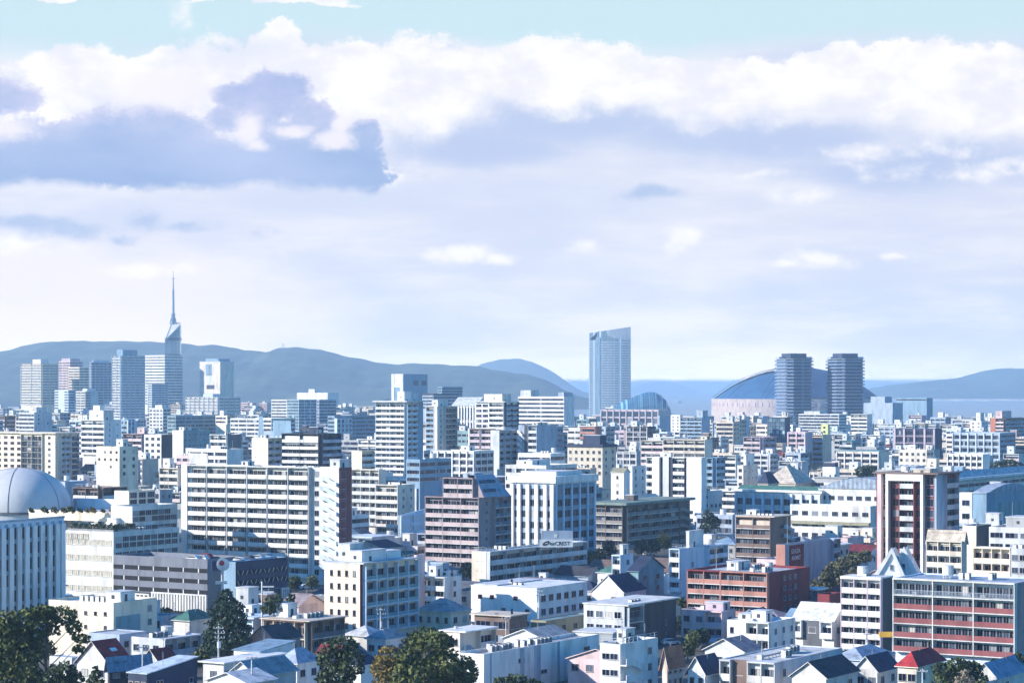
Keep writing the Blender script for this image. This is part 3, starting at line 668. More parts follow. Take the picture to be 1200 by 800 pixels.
# hotel tower: lens plan, sloping crown
def hotel():
    D = 3400; t = thing('hotel_tower', 'tall slab of pale blue glass with curved front and sloping crown', 'tower', (gx(715, D), D, 0))
    x0, x1 = gx(691, D) - t.location.x, gx(739, D) - t.location.x; n = 20; pts = []
    for i in range(n + 1):
        u = i / n; x = x0 + (x1 - x0) * u; pts.append((x, -3 * math.sin(math.pi * u) + 3 - 8 * u))
    zt = lambda x: gz(390 - 7 * min(1, max(0, (x - x0) / (x1 - x0))) , D)
    gm = glass_band('hotel glass', 2.2, ((.13, .20, .27), (.18, .26, .34), (.24, .33, .41)), (.32, .40, .50), .10, .5); gm.node_tree.nodes['Principled BSDF'].inputs['Roughness'].default_value = .4
    m = MB()
    for i in range(n):
        (xa, ya), (xb, yb) = pts[i], pts[i + 1]
        m.quad([(xa, ya, 0), (xb, yb, 0), (xb, yb, zt(xb)), (xa, ya, zt(xa))])
    m.quad([(x1, pts[-1][1], 0), (x1, 34, 0), (x1, 34, zt(x1)), (x1, pts[-1][1], zt(x1))], 1); m.quad([(x0, 34, 0), (x0, pts[0][1], 0), (x0, pts[0][1], zt(x0)), (x0, 34, zt(x0))], 1)
    m.quad([(x1, 34, 0), (x0, 34, 0), (x0, 34, zt(x0)), (x1, 34, zt(x1))], 1)
    m.quad([(p[0], p[1], zt(p[0]) - 9) for p in pts] + [(x1, 34, zt(x1) - 9), (x0, 34, zt(x0) - 9)], 1)
    link('wall', m.mesh('wall', [gm, M('steel')]), t)
    zt0 = zt(x0)
    for k in range(34):                                   # floor edges
        z = 12 + k * 3.55
        if z > zt0 - 12: break
        f = MB()
        for i in range(n):
            (xa, ya), (xb, yb) = pts[i], pts[i + 1]; f.quad([(xa, ya - .5, z), (xb, yb - .5, z), (xb, yb - .5, z + 1.5), (xa, ya - .5, z + 1.5)]); f.quad([(xa, ya - .5, z), (xb, yb - .5, z), (xb, yb, z), (xa, ya, z)]); f.quad([(xa, ya - .5, z + 1.5), (xb, yb - .5, z + 1.5), (xb, yb, z + 1.5), (xa, ya, z + 1.5)])
        link('floor_edge', f.mesh('floor_edge', surf('hotel panel', (.40, .48, .58), .6)), t)
    c = MB()                                              # dark recess strip and crown screen
    (xa, ya), (xb, yb) = pts[3], pts[5]; c.quad([(xa, ya - .9, 8), (xb, yb - .9, 8), (xb, yb - .9, zt0 - 6), (xa, ya - .9, zt0 - 6)])
    link('recess', c.mesh('recess', M('steel')), t)
    c = MB()
    for i in range(8, n):
        (xa, ya), (xb, yb) = pts[i], pts[i + 1]; f0 = (i - 8) / (n - 8); f1 = (i - 7) / (n - 8)
        c.quad([(xa, ya - .8, zt(xa) - 4 - 16 * f0 ** .6), (xb, yb - .8, zt(xb) - 4 - 16 * f1 ** .6), (xb, yb - .8, zt(xb)), (xa, ya - .8, zt(xa))])
    link('crown_screen', c.mesh('crown_screen', M('bluegrey')), t)
    c = MB().prism([(x0 + 1, zt(x0) - 8.6), (x0 + 22, zt(x0) - 8.6), (x0 + 40, zt(x0) + 2), (x0 + 38, zt(x0) + 5), (x0 + 12, zt(x0) + 2)], 0, 26)
    link('roof_plant', c.mesh('roof_plant', M('navy')), t)
    SCREEN.append((D, 691, 739, 384, 478, t, 'curved glass hotel tower')); FOOT.append(foot(t.location, 0, 40, 40))
hotel()
def glass_shell():
    D = 3330; t = thing('glass_hall', 'blue arched glass hall rising like a fin right of the tall hotel slab', 'hall', (gx(752, D), D, 0))
    prof = [(714, 482), (722, 474), (732, 469), (742, 465), (752, 461), (760, 459), (768, 459.5), (775, 463), (780, 468), (784, 476), (786, 484)]
    ox = t.location.x; nu = len(prof); rows = []
    for j in range(9):
        a = j / 8 * math.pi; rows.append([(gx(px, D) - ox, -30 * math.cos(a), 16 + (gz(py, D) - 16) * max(.02, math.sin(a)) ** .8) for px, py in prof])
    gm = glass_band('hall glass', 3.0, ((.03, .12, .22), (.05, .17, .28), (.10, .24, .36)), (.3, .42, .5), .10, .15)
    link('glass_vault', MB().grid(rows, nu, 9).mesh('glass_vault', gm), t)
    for i in range(1, nu):
        rb = MB()
        for j in range(8): rb.tube(rows[j][i], rows[j + 1][i], .45, n=4)
        link('rib', rb.mesh('rib', M('steel')), t)
    SCREEN.append((D, 716, 786, 460, 483, t, None)); FOOT.append(foot(t.location, 0, 40, 40))
glass_shell()
hb('shopping_hall', 'long pinkish low hall with tall pillars at the foot of the glass hotel tower', 'hall', 704, 772, 786, 480, 500, 3200, 'rose', ('pil', w_(nb=9, pw=1.6, pd=1.2, fh=9, wh=7, pc='rose')), ('blank',), fh=8, short='pink pillared hall')
# domed stadium
def stadium():
    D = 3640; t = thing('domed_stadium', 'huge stadium with a low steel blue dome on a pale pink ring wall', 'stadium', (gx(932, D), D, 0))
    zr = gz(467, D); rb = gx(700 - 4, D); zd = gz(432, D); n = 72
    rw = MB(); rim = [(rb * 1.02 * math.cos(2 * math.pi * i / n), rb * 1.02 * math.sin(2 * math.pi * i / n)) for i in range(n)]
    rw.vprism(rim, 0, zr); link('ring_wall', rw.mesh('ring_wall', surf('pink concrete', (.47, .40, .385), .8)), t)
    tb = MB()
    for i in range(n):
        a = 2 * math.pi * i / n; tb.box(-2.1, 2.1, -.4, .4, 0, 5.2)
        for k in range(8):
            x, y, z = tb.v[-8 + k]; tb.v[-8 + k] = (math.cos(a) * (rb * 1.02 + .2 + y) - math.sin(a) * x, math.sin(a) * (rb * 1.02 + .2 + y) + math.cos(a) * x, zr - 11 + z)
    link('colonnade', tb.mesh('colonnade', M('mauve')), t)
    h = zd - zr; Rs = (rb * rb + h * h) / (2 * h)
    def cap(r0, dz, a0, a1, nm, mt):
        rows = []
        for j in range(15):
            r = r0 * j / 14; z = zr + dz + math.sqrt(Rs * Rs - r * r) - (Rs - h)
            rows.append([(r * math.cos(a0 + (a1 - a0) * i / 48), r * math.sin(a0 + (a1 - a0) * i / 48), z) for i in range(49)])
        link(nm, MB().grid(rows, 49, 15).mesh(nm, mt, True), t)
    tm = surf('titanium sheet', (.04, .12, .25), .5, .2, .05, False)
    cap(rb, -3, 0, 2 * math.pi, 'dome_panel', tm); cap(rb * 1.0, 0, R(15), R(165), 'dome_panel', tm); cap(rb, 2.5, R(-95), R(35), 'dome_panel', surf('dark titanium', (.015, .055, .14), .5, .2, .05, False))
    for a in range(0, 360, 30):
        p = [(r * math.cos(R(a)), r * math.sin(R(a)), zr + 2.7 + math.sqrt(Rs * Rs - r * r) - (Rs - h)) for r in np.linspace(4, rb, 10)]
        m = MB()
        for q0, q1 in zip(p, p[1:]): m.tube(q0, q1, .4, n=4)
        link('rib', m.mesh('rib', M('navy')), t)
    SCREEN.append((D, 836, 1025, 432, 488, t, 'domed stadium')); FOOT.append(foot(t.location + Vector((-80, -60, 0)), 20, 200, 200))
stadium()
# twin residential towers with wrap-round balconies
for (xa, xb, lab) in ((907, 954, 'dark blue residential tower with ringed balconies, left twin before the domed stadium'), (967, 1014, 'dark blue residential tower with ringed balconies, right twin before the domed stadium')):
    D = 2900; xm = (xa + xb) / 2; t = thing('residential_tower', lab, 'tower', (gx(xm, D), D, 0), R(24), 'twin towers in front of the stadium')
    r = gx(600 + (xb - xa) / 2, D) / 1.22; zt = gz(421, D)
    k8 = [(-r, -r * .62), (-r * .62, -r), (r * .62, -r), (r, -r * .62), (r, r * .62), (r * .62, r), (-r * .62, r), (-r, r * .62)]
    link('wall', MB().vprism([(x * .9, y * .9) for x, y in k8], 0, zt).mesh('wall', glass_band('tower wall', 2.4, ((.01, .02, .05), (.02, .035, .08), (.04, .06, .11)), (.04, .06, .12), .1, .6)), t)
    fe = cached('ring', lambda: MB().vprism(k8, 0, 1.7).mesh('balcony_ring', surf('tower balcony', (.17, .24, .36), .6)))
    k = 0
    while 1.0 + k * 4.0 < zt - 1:
        if 1.0 + k * 4.0 > gz(490, D): link('balcony_ring', fe, t, (0, 0, 1.0 + k * 4.0))
        k += 1
    link('roof', MB().vprism(k8, 0, .6).mesh('roof', M('grey')), t, (0, 0, zt))
    q = r * .55
    link('stair_house', MB().box(-q, q, -q, q, 0, 6.5).mesh('stair_house', M('navy')), t, (0, 0, zt + .61))
    for s in (-1, 1): link('lift_house', MB().box(-r * .2, r * .2, -r * .2, r * .2, 0, 2.4).mesh('lift_house', M('bluegrey')), t, (s * r * .78, -s * r * .3, zt + .61))
    SCREEN.append((D, xa, xb, 416, 485, t, 'left twin tower' if xa < 950 else 'right twin tower')); FOOT.append(foot(t.location - Vector((15, 15, 0)), 0, 35, 35))

# ------------------------------------------------------------------ high blocks of the far left skyline
T = 'tower'
hb('residential_tower', 'cream and white banded tower at the far left of the skyline', T, 24, 49, 68, 426, 470, 3000, 'cream', ('lite', w_(nb=2, fh=3.4, d=1.2, par='white')), ('lite', w_(nb=2, fh=3.4, par='offwhite')), extras=[('pent', .2, .7, .2, .6, 6, 'white')], short='banded tower at far left')
hb('residential_tower', 'pinkish tower rising behind the cream tower on the left skyline', T, 69, 82, 97, 423, 456, 3150, 'pink', ('rib', w_(nb=3, fh=3.4)), ('rib', w_(nb=3, fh=3.4)), extras=[('pent', .1, .9, .1, .9, 4, 'mauve')])
hb('residential_tower', 'cream tower with a grey side in front of the pinkish tower', T, 80, 93, 104, 430, 468, 3050, 'cream', ('rib', w_(nb=2, fh=3.4)), ('rib', w_(nb=2, fh=3.4)), short='cream and grey tower')
hb('residential_tower', 'dull grey blue tower standing between the cream tower and the crowned tower', T, 105, 107, 131, 424, 464, 3100, 'bluegrey', ('rib', w_(nb=1, fh=3.4)), ('rib', w_(nb=5, fh=3.4, gap=.6)), extras=[('pent', .1, .9, .1, .8, 2.5, 'paleblue')])
hb('residential_tower', 'pale gridded tower with a dark flared crown, left of the glass needle tower', T, 131, 142, 170, 416.5, 492, 2900, 'paleblue', ('lite', w_(nb=2, fh=3.3, par='white')), ('lite', w_(nb=5, fh=3.3, par='paleblue', gap=.5)), extras=[('pent', .1, .75, .1, .8, 7.5, 'steel')], short='crowned gridded tower')
hb('office_tower', 'white striped tower standing right in front of the glass needle tower', T, 170, 193, 214, 416, 470, 3300, 'white', ('rib', w_(nb=1, fh=4, bh=1.6)), ('rib', w_(nb=1, fh=4, bh=1.8, mt='teal curtain glass')), short='white striped tower')
hb('office_block', 'pale blue block at the foot of the white striped tower', 'block', 173, 178, 197, 450, 486, 3000, 'paleblue', ('rib', w_(nb=1)), ('rib', w_(nb=5)))
hb('office_tower', 'beige tower with a notched face and dark roof deck on the left skyline', T, 234, 258, 274, 424, 466, 3300, 'palebeige', [(0, .3, 'blank'), (.12, .9, 'rib', w_(nb=1, fh=4, top=46))], ('blank',),
   extras=[('pent', .1, .95, .15, .8, 5, 'steel'), ('slab', 'offwhite', .3, .8), ('sign', 'L', .3, .6, .80, .97, 'steel'), ('sign', 'L', .34, .72, .60, .66, 'navy'), ('sign', 'L', .42, .55, .68, .98, 'paleblue')], short='beige notched tower')
hb('apartment_building', 'stepped white gridded block below the beige notched tower', 'apartments', 217, 256, 282, 465, 486, 2800, 'white', ('lite', w_(nb=7, fh=3.6, gap=.7)), ('lite', w_(nb=4, fh=3.6, gap=.7)), extras=[('pent', .2, .6, .3, .6, 4, 'paleblue')], short='stepped white gridded block')
hb('apartment_building', 'narrow pale block with dark window stripes below the pinkish tower', 'apartments', 64, 80, 88, 457, 484, 2600, 'paleblue', [(0, .3, 'rib', w_()), (.3, .7, 'blank'), (.7, 1, 'rib', w_())], ('rib', w_(nb=1)))
hb('apartment_building', 'white and blue block with twin window bays below the grey blue tower', 'apartments', 89, 100, 121, 458, 482, 2650, 'offwhite', ('rib', w_(nb=2)), [(0, .3, 'rib', w_()), (.7, 1, 'rib', w_())], extras=[('pent', .2, .7, .2, .7, 3, 'white')])
hb('apartment_building', 'white block with blue end wall below the white striped tower', 'apartments', 175, 191, 200, 478, 507, 2000, 'offwhite', ('win', w_(nb=4, ww=2.2, fh=3)), ('rib', w_(nb=1)), extras=[('pent', .2, .8, .2, .7, 3, 'white')], short='white block with blue end')
hb('apartment_building', 'white balconied block with grey side wall, left of the crowned tower foot', 'apartments', 95, 122, 142, 492, 523, 1250, 'white', ('lite', w_(nb=2, fh=2.9)), ('win', w_(nb=2, ww=.8, wh=.8, skip=.4)), roof='grey', extras=[('pent', .0, .7, .1, .75, 5.5, 'offwhite'), ('pent', .2, .5, .4, .7, 8, 'white')], short='white balconied block at left')
hb('office_building', 'dark glass block behind the pinkish brown flats at left', 'offices', 142, 149, 158, 491, 520, 1400, 'steel', ('rib', w_(nb=1)), ('pil', w_(nb=2, pc='paleblue')))
hb('office_building', 'pale grey block with an angled roof at the left edge', 'offices', 22, 40, 61, 483, 509, 1700, 'palegrey', ('rib', w_(nb=1)), ('win', w_(nb=2, skip=.5)), extras=[('pent', .3, .9, .2, .7, 4, 'offwhite')])
hb('office_building', 'wide teal grey office slab at left centre beyond the white flats', 'offices', 196, 206, 271, 487, 510, 1850, 'teal', ('rib', w_()), ('rib', w_(nb=6)), short='wide teal office slab')
hb('office_building', 'low white office range with ribbon windows behind the dark balconied block', 'offices', 270, 318, 346, 490, 512, 1650, 'offwhite', ('rib', w_(nb=5)), ('rib', w_(nb=2)), short='low white office range')
hb('apartment_building', 'white stepped block above the low white office range', 'apartments', 318, 336, 350, 468, 500, 2300, 'offwhite', ('rib', w_(nb=1)), ('rib', w_(nb=1)))
hb('office_building', 'teal glass block with pale corner pillars at left centre', 'offices', 336, 350, 371, 468, 502, 2250, 'paleblue', ('rib', w_(nb=1, mt='teal curtain glass', bh=2.3)), ('rib', w_(nb=3, mt='teal curtain glass', bh=2.3)), short='teal glass block')
hb('office_building', 'grey blue block right of the teal glass block', 'offices', 371, 374, 394, 468, 497, 2200, 'bluegrey', ('rib', w_()), ('rib', w_(nb=2)))
hb('warehouse', 'long white flat roofed shed on the far shore below the hills', 'shed', 348, 384, 397, 460, 470, 3000, 'white', ('blank',), ('blank',), extras=[('pent', .2, .6, .5, .7, 5, 'white')])
hb('office_building', 'broad dark flat topped block behind the teal window tower', 'offices', 384, 392, 440, 487, 515, 1750, 'steel', ('rib', w_()), ('rib', w_(nb=4)))
hb('apartment_building', 'teal window tower beside the white and blue stepped high rise', 'apartments', 392, 395, 413, 490, 516, 1500, 'paleblue', ('blank',), ('win', w_(nb=4, ww=2, wh=2)), short='teal window tower')
hb('apartment_building', 'white fronted block with a long teal side wall at left centre', 'apartments', 202, 215, 246, 504, 530, 1250, 'teal', [(0, 1, 'panel', w_(c='white')), (0, 1, 'rib', w_(nb=1))], ('win', w_(nb=7, ww=1, wh=.9)), extras=[('pent', .1, .4, .2, .7, 2, 'offwhite')], short='teal sided block')
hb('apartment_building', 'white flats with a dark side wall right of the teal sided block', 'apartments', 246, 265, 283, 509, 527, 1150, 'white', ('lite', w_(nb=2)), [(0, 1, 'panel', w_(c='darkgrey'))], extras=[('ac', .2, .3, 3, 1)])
hb('apartment_building', 'pinkish brown stepped flats among white houses at left', 'apartments', 144, 166, 175, 508, 528, 1200, 'purplebrown', ('lite', w_(nb=2, par='pink')), ('blank',), extras=[('pent', .2, .9, .0, .4, 3.5, 'pink')])
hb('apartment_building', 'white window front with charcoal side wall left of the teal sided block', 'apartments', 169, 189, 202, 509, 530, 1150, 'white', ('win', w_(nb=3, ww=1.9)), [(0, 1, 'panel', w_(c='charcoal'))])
hb('apartment_building', 'charcoal balconied block with white rails and a tall mast drum', 'apartments', 330, 376, 400, 508, 543, 1000, 'charcoal', ('balc', w_(nb=2, par='offwhite', finc='charcoal', nw=4)), ('lite', w_(nb=2, par='bluegrey', finc='navy')), extras=[('pent', .0, .3, .05, .3, 3.2, 'navy', 'lift_house'), ('tank', .12, .1, 1.2, 1.6), ('mast', .2, .15, 5), ('sign', 'L', .02, .98, .88, .97, 'white')], short='charcoal balconied block')
b = hb('shop_building', 'low white shop building with red lettering on its parapet', 'shop', 222, 266, 285, 526, 542, 980, 'white', ('rib', w_(nb=3)), ('blank',), extras=[('sign', 'L', .02, .5, .72, .94, 'offwhite', [('ll ll lll', .08, .2, 1.7, 'red')]), ('ac', .3, .3, 4, 1)], clutter=3, short='shop with red lettering')
hb('apartment_building', 'blank cream wall with mauve balconies left of the charcoal balconied block', 'apartments', 295, 314, 330, 513, 540, 1060, 'cream', ('win', w_(nb=2, ww=.4, wh=.4, skip=.75)), ('lite', w_(nb=2, par='mauve')), extras=[('pent', .1, .4, .1, .5, 1.6, 'white')], short='blank cream wall')
hb('suit_shop', 'low grey shop with AOKI and a parking letter P on its roof', 'shop', 302, 342, 352, 505.5, 512, 1400, 'bluegrey', ('blank',), ('blank',), extras=[('sign', 'L', .03, .16, .7, 1.28, 'steel', [('P', .12, .08, 6.5, 'white')]), ('sign', 'L', .45, .98, .72, 1.2, 'steel', [('AOKI', .08, .18, 5.0, 'white')])])  # suit shop with lettered boards
b = hb('apartment_building', 'cream block with few small windows and a pale blue wing at left', 'apartments', 113, 140, 162, 523, 552, 950, 'cream', ('win', w_(nb=4, ww=1, wh=1, skip=.35)), ('win', w_(nb=2)), clutter=3, short='cream block with small windows')
b = hb('apartment_building', 'large cream block with black balconies and a blue shaded side, behind the grey dome', 'apartments', -14, 65, 93, 508, 566, 1200, 'cream',
   [(0, .5, 'win', w_(nb=5, ww=2.4, fr='redbrown')), (.5, .82, 'balc', w_(nb=2, par='charcoal', kind='rail', d=1.1, nw=2)), (.82, 1, 'win', w_(nb=1, ww=1.6))],
   [(0, .2, 'blank'), (.2, .62, 'balc', w_(nb=2, par='bluegrey', d=1.1)), (.65, 1, 'lite', w_(nb=1, par='navy', d=1.1))], extras=[('slab', 'cream', .3, .5)], short='large cream block behind the dome')
# ------------------------------------------------------------------ central high blocks
b = hb('apartment_building', 'white banded high rise with cube lift house, tallest at centre left', 'apartments', 440, 476, 498, 471, 554, 1250, 'white', ('balc', w_(nb=2, nw=3, fh=2.9, par='white', finc='paleblue')), [(0, .6, 'balc', w_(nb=2, nw=2, par='paleblue')), (.6, 1, 'panel', w_(c='steel'))],  # right face tinted blue, its shade put into the colour
   extras=[('slab', 'offwhite', 1.2, .6), ('pent', .1, .55, .1, .35, 6, 'white'), ('pent', .55, .95, .1, .3, 5, 'palegrey'), ('ac', .2, .5, 3, 0)], short='white banded high rise')
hb('office_tower', 'grey blue tower with a white capped pillar behind the white banded high rise', T, 459, 473, 501, 438, 472, 2600, 'steel', [(0, .95, 'panel', w_(c='white', v0=.80)), (0, .2, 'panel', w_(c='white', d=.5)), (.75, .95, 'panel', w_(c='white', d=.5))], [(0, 1, 'blank'), (.4, .6, 'panel', w_(c='navy', v0=.83, v1=.9)), (.75, .95, 'panel', w_(c='navy', v0=.83, v1=.9))], short='white capped grey tower')
hb('office_building', 'dark teal office block right of the white capped grey tower', 'offices', 513, 518, 542, 453, 474, 2500, 'steel', ('rib', w_()), ('rib', w_(nb=1)))
hb('office_building', 'low blue block with white roof strip just right of the cube lift house', 'offices', 495, 508, 536, 463, 476, 2100, 'bluegrey', ('rib', w_()), ('rib', w_(nb=2)), extras=[('slab', 'charcoal', .4, 1.5)])
hb('apartment_building', 'narrow flats with dark bays between white pillars beside the white banded high rise', 'apartments', 499, 514, 536, 476, 528, 1300, 'palebeige', [(0, .7, 'balc', w_(nb=1, par='steel', nw=2, finc='white')), (.75, 1, 'panel', w_(c='white', d=1.0))], [(0, .3, 'win', w_(nb=1, ww=.9)), (.34, 1, 'balc', w_(nb=1, par='brown', d=1.1, nw=3))], extras=[('pent', .1, .7, .2, .8, 4, 'offwhite')], short='narrow dark bayed flats')
b = hb('gymnasium', 'white gabled hall with tall pale green glass strips amid the central towers', 'hall', 531, 558, 572, 474, 492, 1600, 'white', ('pil', w_(nb=8, pw=.9, fh=10, wh=8.4)), ('blank',), flat=False, extras=[('gabley', 'palegrey', 5, .8)])
b = hb('apartment_building', 'white banded tower with a dark flat roof house right of the gabled hall', 'apartments', 556, 592, 608, 471, 505, 1350, 'white', [(0, .45, 'rib', w_(nb=2, bh=1.5)), (.5, 1, 'balc', w_(nb=1, nw=5, par='white'))], ('balc', w_(nb=2, par='steel', finc='navy')), extras=[('pent', .05, .8, .1, .75, 5, 'palebeige'), ('slab', 'white', .3, .4)], short='white tower with dark roof house')
hb('apartment_building', 'mauve flats edged with white pilasters below the gabled hall', 'apartments', 548, 575, 581, 502, 530, 1150, 'purplebrown', [(0, .08, 'panel', w_(c='white', d=.8)), (.08, .52, 'balc', w_(nb=1, nw=3, par='mauve')), (.52, .58, 'panel', w_(c='white', d=.8)), (.58, 1, 'balc', w_(nb=1, nw=3, par='mauve'))], ('blank',), short='mauve flats')
hb('apartment_building', 'grey flats with a pale corner tower and blue shaded balconies at centre', 'apartments', 575, 585, 608, 504, 541, 1130, 'palegrey', ('blank',), ('balc', w_(nb=3, par='bluegrey', nw=2)), extras=[('rail', 'offwhite'), ('tank', .5, .5, 1, 1.5)], short='grey corner flats')
b = hb('apartment_building', 'tall flats with stacked balconies and a plain grey blue end wall at centre', 'apartments', 606, 629, 651, 498, 534, 1130, 'bluegrey', [(0, .25, 'stair', w_(par='white')), (.3, .55, 'panel', w_(c='charcoal')), (.55, 1, 'balc', w_(nb=1, nw=3, par='palegrey'))], ('win', w_(nb=2, ww=.5, wh=.5, skip=.6)), extras=[('pent', .1, .7, .1, .4, 1.5, 'beige'), ('ac', .2, .3, 4, 1)], short='plain grey end wall')
b = hb('office_building', 'long white ribbon windowed office slab with a bare end pillar at centre', 'offices', 607, 661, 673, 464.5, 500, 2100, 'white', ('rib', w_(nb=2, fh=3.7)), ('blank',), extras=[('pent', .1, .9, .75, .98, 6, 'palegrey'), ('pent', .0, .9, .0, .12, 4, 'bluegrey')], short='long white office slab')
hb('office_building', 'long cream low block of white framed bays below the mauve flats', 'offices', 505, 556, 578, 528, 551, 1000, 'offwhite', ('grid', w_(nb=6, pw=.5, pd=.5)), ('grid', w_(nb=3)), extras=[('pent', .2, .5, .2, .4, 2.4, 'white')], short='white framed bay block')
hb('office_building', 'small blue grey block at the foot of the white banded high rise', 'offices', 476, 492, 529, 538, 556, 930, 'steel', ('rib', w_()), ('rib', w_(nb=2)))
hb('hotel', 'low stepped white block of dark window bands above the white pilastered office', 'block', 592, 640, 676, 545, 562, 880, 'offwhite', ('rib', w_(nb=4)), ('rib', w_(nb=2)), extras=[('pent', .2, .8, .5, .9, 2, 'white')], clutter=2)
hb('apartment_building', 'white striped low flats below the plain grey end wall', 'apartments', 607, 645, 662, 531, 548, 960, 'white', ('rib', w_(nb=1, bh=1.1)), ('rib', w_(nb=1)), clutter=2)
b = hb('office_building', 'old beige block with a navy mansard roof house at centre', 'offices', 665, 706, 722, 524, 546, 1000, 'sand', ('win', w_(nb=6, ww=1.2)), ('win', w_(nb=2, ww=1.2)), extras=[('slab', 'navy', .5, 1.2), ('pent', .1, .6, .1, .6, 5.5, 'navy'), ('pent', .3, .6, .7, .95, 3, 'offwhite')], short='navy roofed beige block')
b = hb('apartment_building', 'long beige flats of two wings behind the white slab block', 'apartments', 751, 777, 783, 516, 535, 1200, 'palebeige', ('lite', w_(nb=2, par='pink')), ('blank',))
b = hb('apartment_building', 'long grey beige balconied flats behind the white slab block', 'apartments', 777, 826, 835, 515, 536, 1150, 'palebeige', ('lite', w_(nb=4, par='beige')), ('blank',), extras=[('pent', .2, .8, .0, .15, 2, 'beige')], short='long beige flats')
hb('apartment_building', 'grey blue flats with many rails at right of the pink pillared hall', 'apartments', 797, 822, 832, 489, 513, 1900, 'bluegrey', ('lite', w_(nb=3, par='steel')), ('blank',), extras=[('pent', .1, .8, .0, .3, 6, 'bluegrey')], short='grey blue railed flats')
hb('warehouse', 'plain grey cube in front of the pink pillared hall', 'shed', 771, 773, 786, 487, 503, 2300, 'bluegrey', ('blank',), ('blank',))
hb('apartment_building', 'white block with two rows of small windows right of the grey cube', 'apartments', 786, 797, 800, 486, 505, 2200, 'white', ('win', w_(nb=2, ww=1.2)), ('blank',))
b = hb('apartment_building', 'tall white slab of flats with a bare white end wall and dark open bays', 'apartments', 757, 822, 828, 536, 596, 900, 'white',
   [(0, .12, 'balc', w_(nb=1, nw=1, par='white')), (.12, .24, 'panel', w_(c='white', d=1.3)), (.24, .29, 'panel', w_(c='charcoal')), (.29, .40, 'panel', w_(c='palegrey', d=.6)), (.40, .48, 'panel', w_(c='charcoal')), (.48, .7, 'balc', w_(nb=1, nw=3, par='white', finc='navy')), (.7, .735, 'panel', w_(c='navy')), (.735, 1, 'panel', w_(c='white', d=1.3)), (.82, .92, 'win', w_(nb=1, ww=.5, wh=.9))], ('blank',), extras=[('rail', 'offwhite'), ('pent', .2, .8, .6, .8, 2, 'white')], short='tall white slab')
t = thing('radio_mast', 'tiny lattice radio mast on the ridge of the left hills', 'mast', (gx(332, 8200), 8200, gz(408, 8200) - 8), 0)
link('shaft', MB().tube((-3, 0, 0), (-2, 0, 24), .8, .6, 4).tube((3, 0, 0), (2, 0, 24), .8, .6, 4).box(-2.6, 2.6, -1, 1, 14, 17).box(-2.4, 2.4, -1, 1, 22, 24).mesh('shaft', M('palegrey')), t)
# right of the stadium and the small blocks before it
hb('warehouse', 'large plain pale blue hall at the foot of the right twin tower', 'hall', 1012, 1046, 1058, 472, 497, 2500, 'bluegrey', ('blank',), ('blank',), extras=[('pent', .1, .8, .3, .8, 7, 'bluegrey')], short='plain pale blue hall')
hb('office_building', 'broad blue grey block by the water left of the headland', 'offices', 1050, 1086, 1093, 466, 487, 2550, 'steel', ('rib', w_(nb=1, n=1)), ('blank',))
hb('office_building', 'long white banded offices below the two twin towers', 'offices', 936, 983, 992, 485, 506, 2300, 'white', ('rib', w_(nb=1, bh=1.9)), ('rib', w_(nb=1)), extras=[('pent', .1, .8, .5, .9, 3, 'palegrey')], short='long white banded offices')
hb('office_building', 'navy glass block with a pale mural stroke before the stadium', 'offices', 899, 920, 926, 489, 520, 1700, 'navy', ('rib', w_(nb=2, mt='teal curtain glass', bh=2)), ('blank',), short='navy glass block')
hb('apartment_building', 'white banded block just right of the long white banded offices', 'apartments', 997, 1016, 1022, 485, 510, 1900, 'offwhite', ('lite', w_(nb=2)), ('blank',))
hb('sign_tower', 'small pale yellow green sign cube amid the roofs below the left twin tower', 'sign', 962, 970, 973, 497, 510, 1600, 'lime', ('win', w_(nb=1, ww=1.5)), ('blank',), wr=4, wl=5)
hb('office_building', 'wide pale framed offices with deep navy bays at right', 'offices', 1048, 1096, 1104, 502, 527, 1480, 'navy', ('grid', w_(nb=4, pw=1.1, pd=.8, fh=4.2, bh=2.6, pc='mauve')), ('blank',), short='navy bayed offices')
hb('office_building', 'pale gridded offices right of the navy bayed offices', 'offices', 1116, 1172, 1190, 507, 532, 1400, 'bluegrey', ('grid', w_(nb=6, pw=.7, pd=.6, fh=3.8, bh=2.2, pc='paleblue')), ('rib', w_(nb=2)), short='pale gridded offices')
hb('apartment_building', 'white stepped flats near the water at right', 'apartments', 1137, 1150, 1158, 493, 506, 1950, 'white', ('win', w_(nb=2, ww=1.4)), ('win', w_(nb=2)), extras=[('pent', .2, .8, .2, .6, 7, 'white')])
hb('apartment_building', 'terracotta and navy blocks near the water at the right edge', 'apartments', 1160, 1178, 1215, 490, 512, 1850, 'brown', [(0, .4, 'panel', w_(c='terracotta')), (.4, 1, 'lite', w_(nb=1, par='pink'))], ('lite', w_(nb=3, par='steel')), extras=[('pent', .1, .4, .4, .9, 6, 'pink')], short='terracotta and navy blocks')
hb('apartment_building', 'pinkish framed flats with four window rows right of the navy glass block', 'apartments', 923, 944, 952, 506, 531, 1350, 'mauve', ('grid', w_(nb=2, pw=.7, pd=.5, pc='pink')), ('blank',), short='pinkish framed flats')
hb('apartment_building', 'mauve balconied flats left of the pinkish framed flats', 'apartments', 871, 893, 910, 512, 532, 1350, 'mauve', ('lite', w_(nb=2, par='rose')), ('lite', w_(nb=2, par='steel')))
hb('hall', 'brown hipped hall with a tall arched gable behind the white school', 'hall', 893, 932, 955, 566, 576, 985, 'beige', ('blank',), ('blank',), flat=False, extras=[('hip', 'beige', 7, .6)], short='brown hipped hall')
hb('house', 'small cream chapel like house with a navy cone roof before the brown hipped hall', 'house', 888, 900, 912, 566, 576, 960, 'sand', ('blank',), ('blank',), flat=False, extras=[('hip', 'navy', 4.5, .4)])
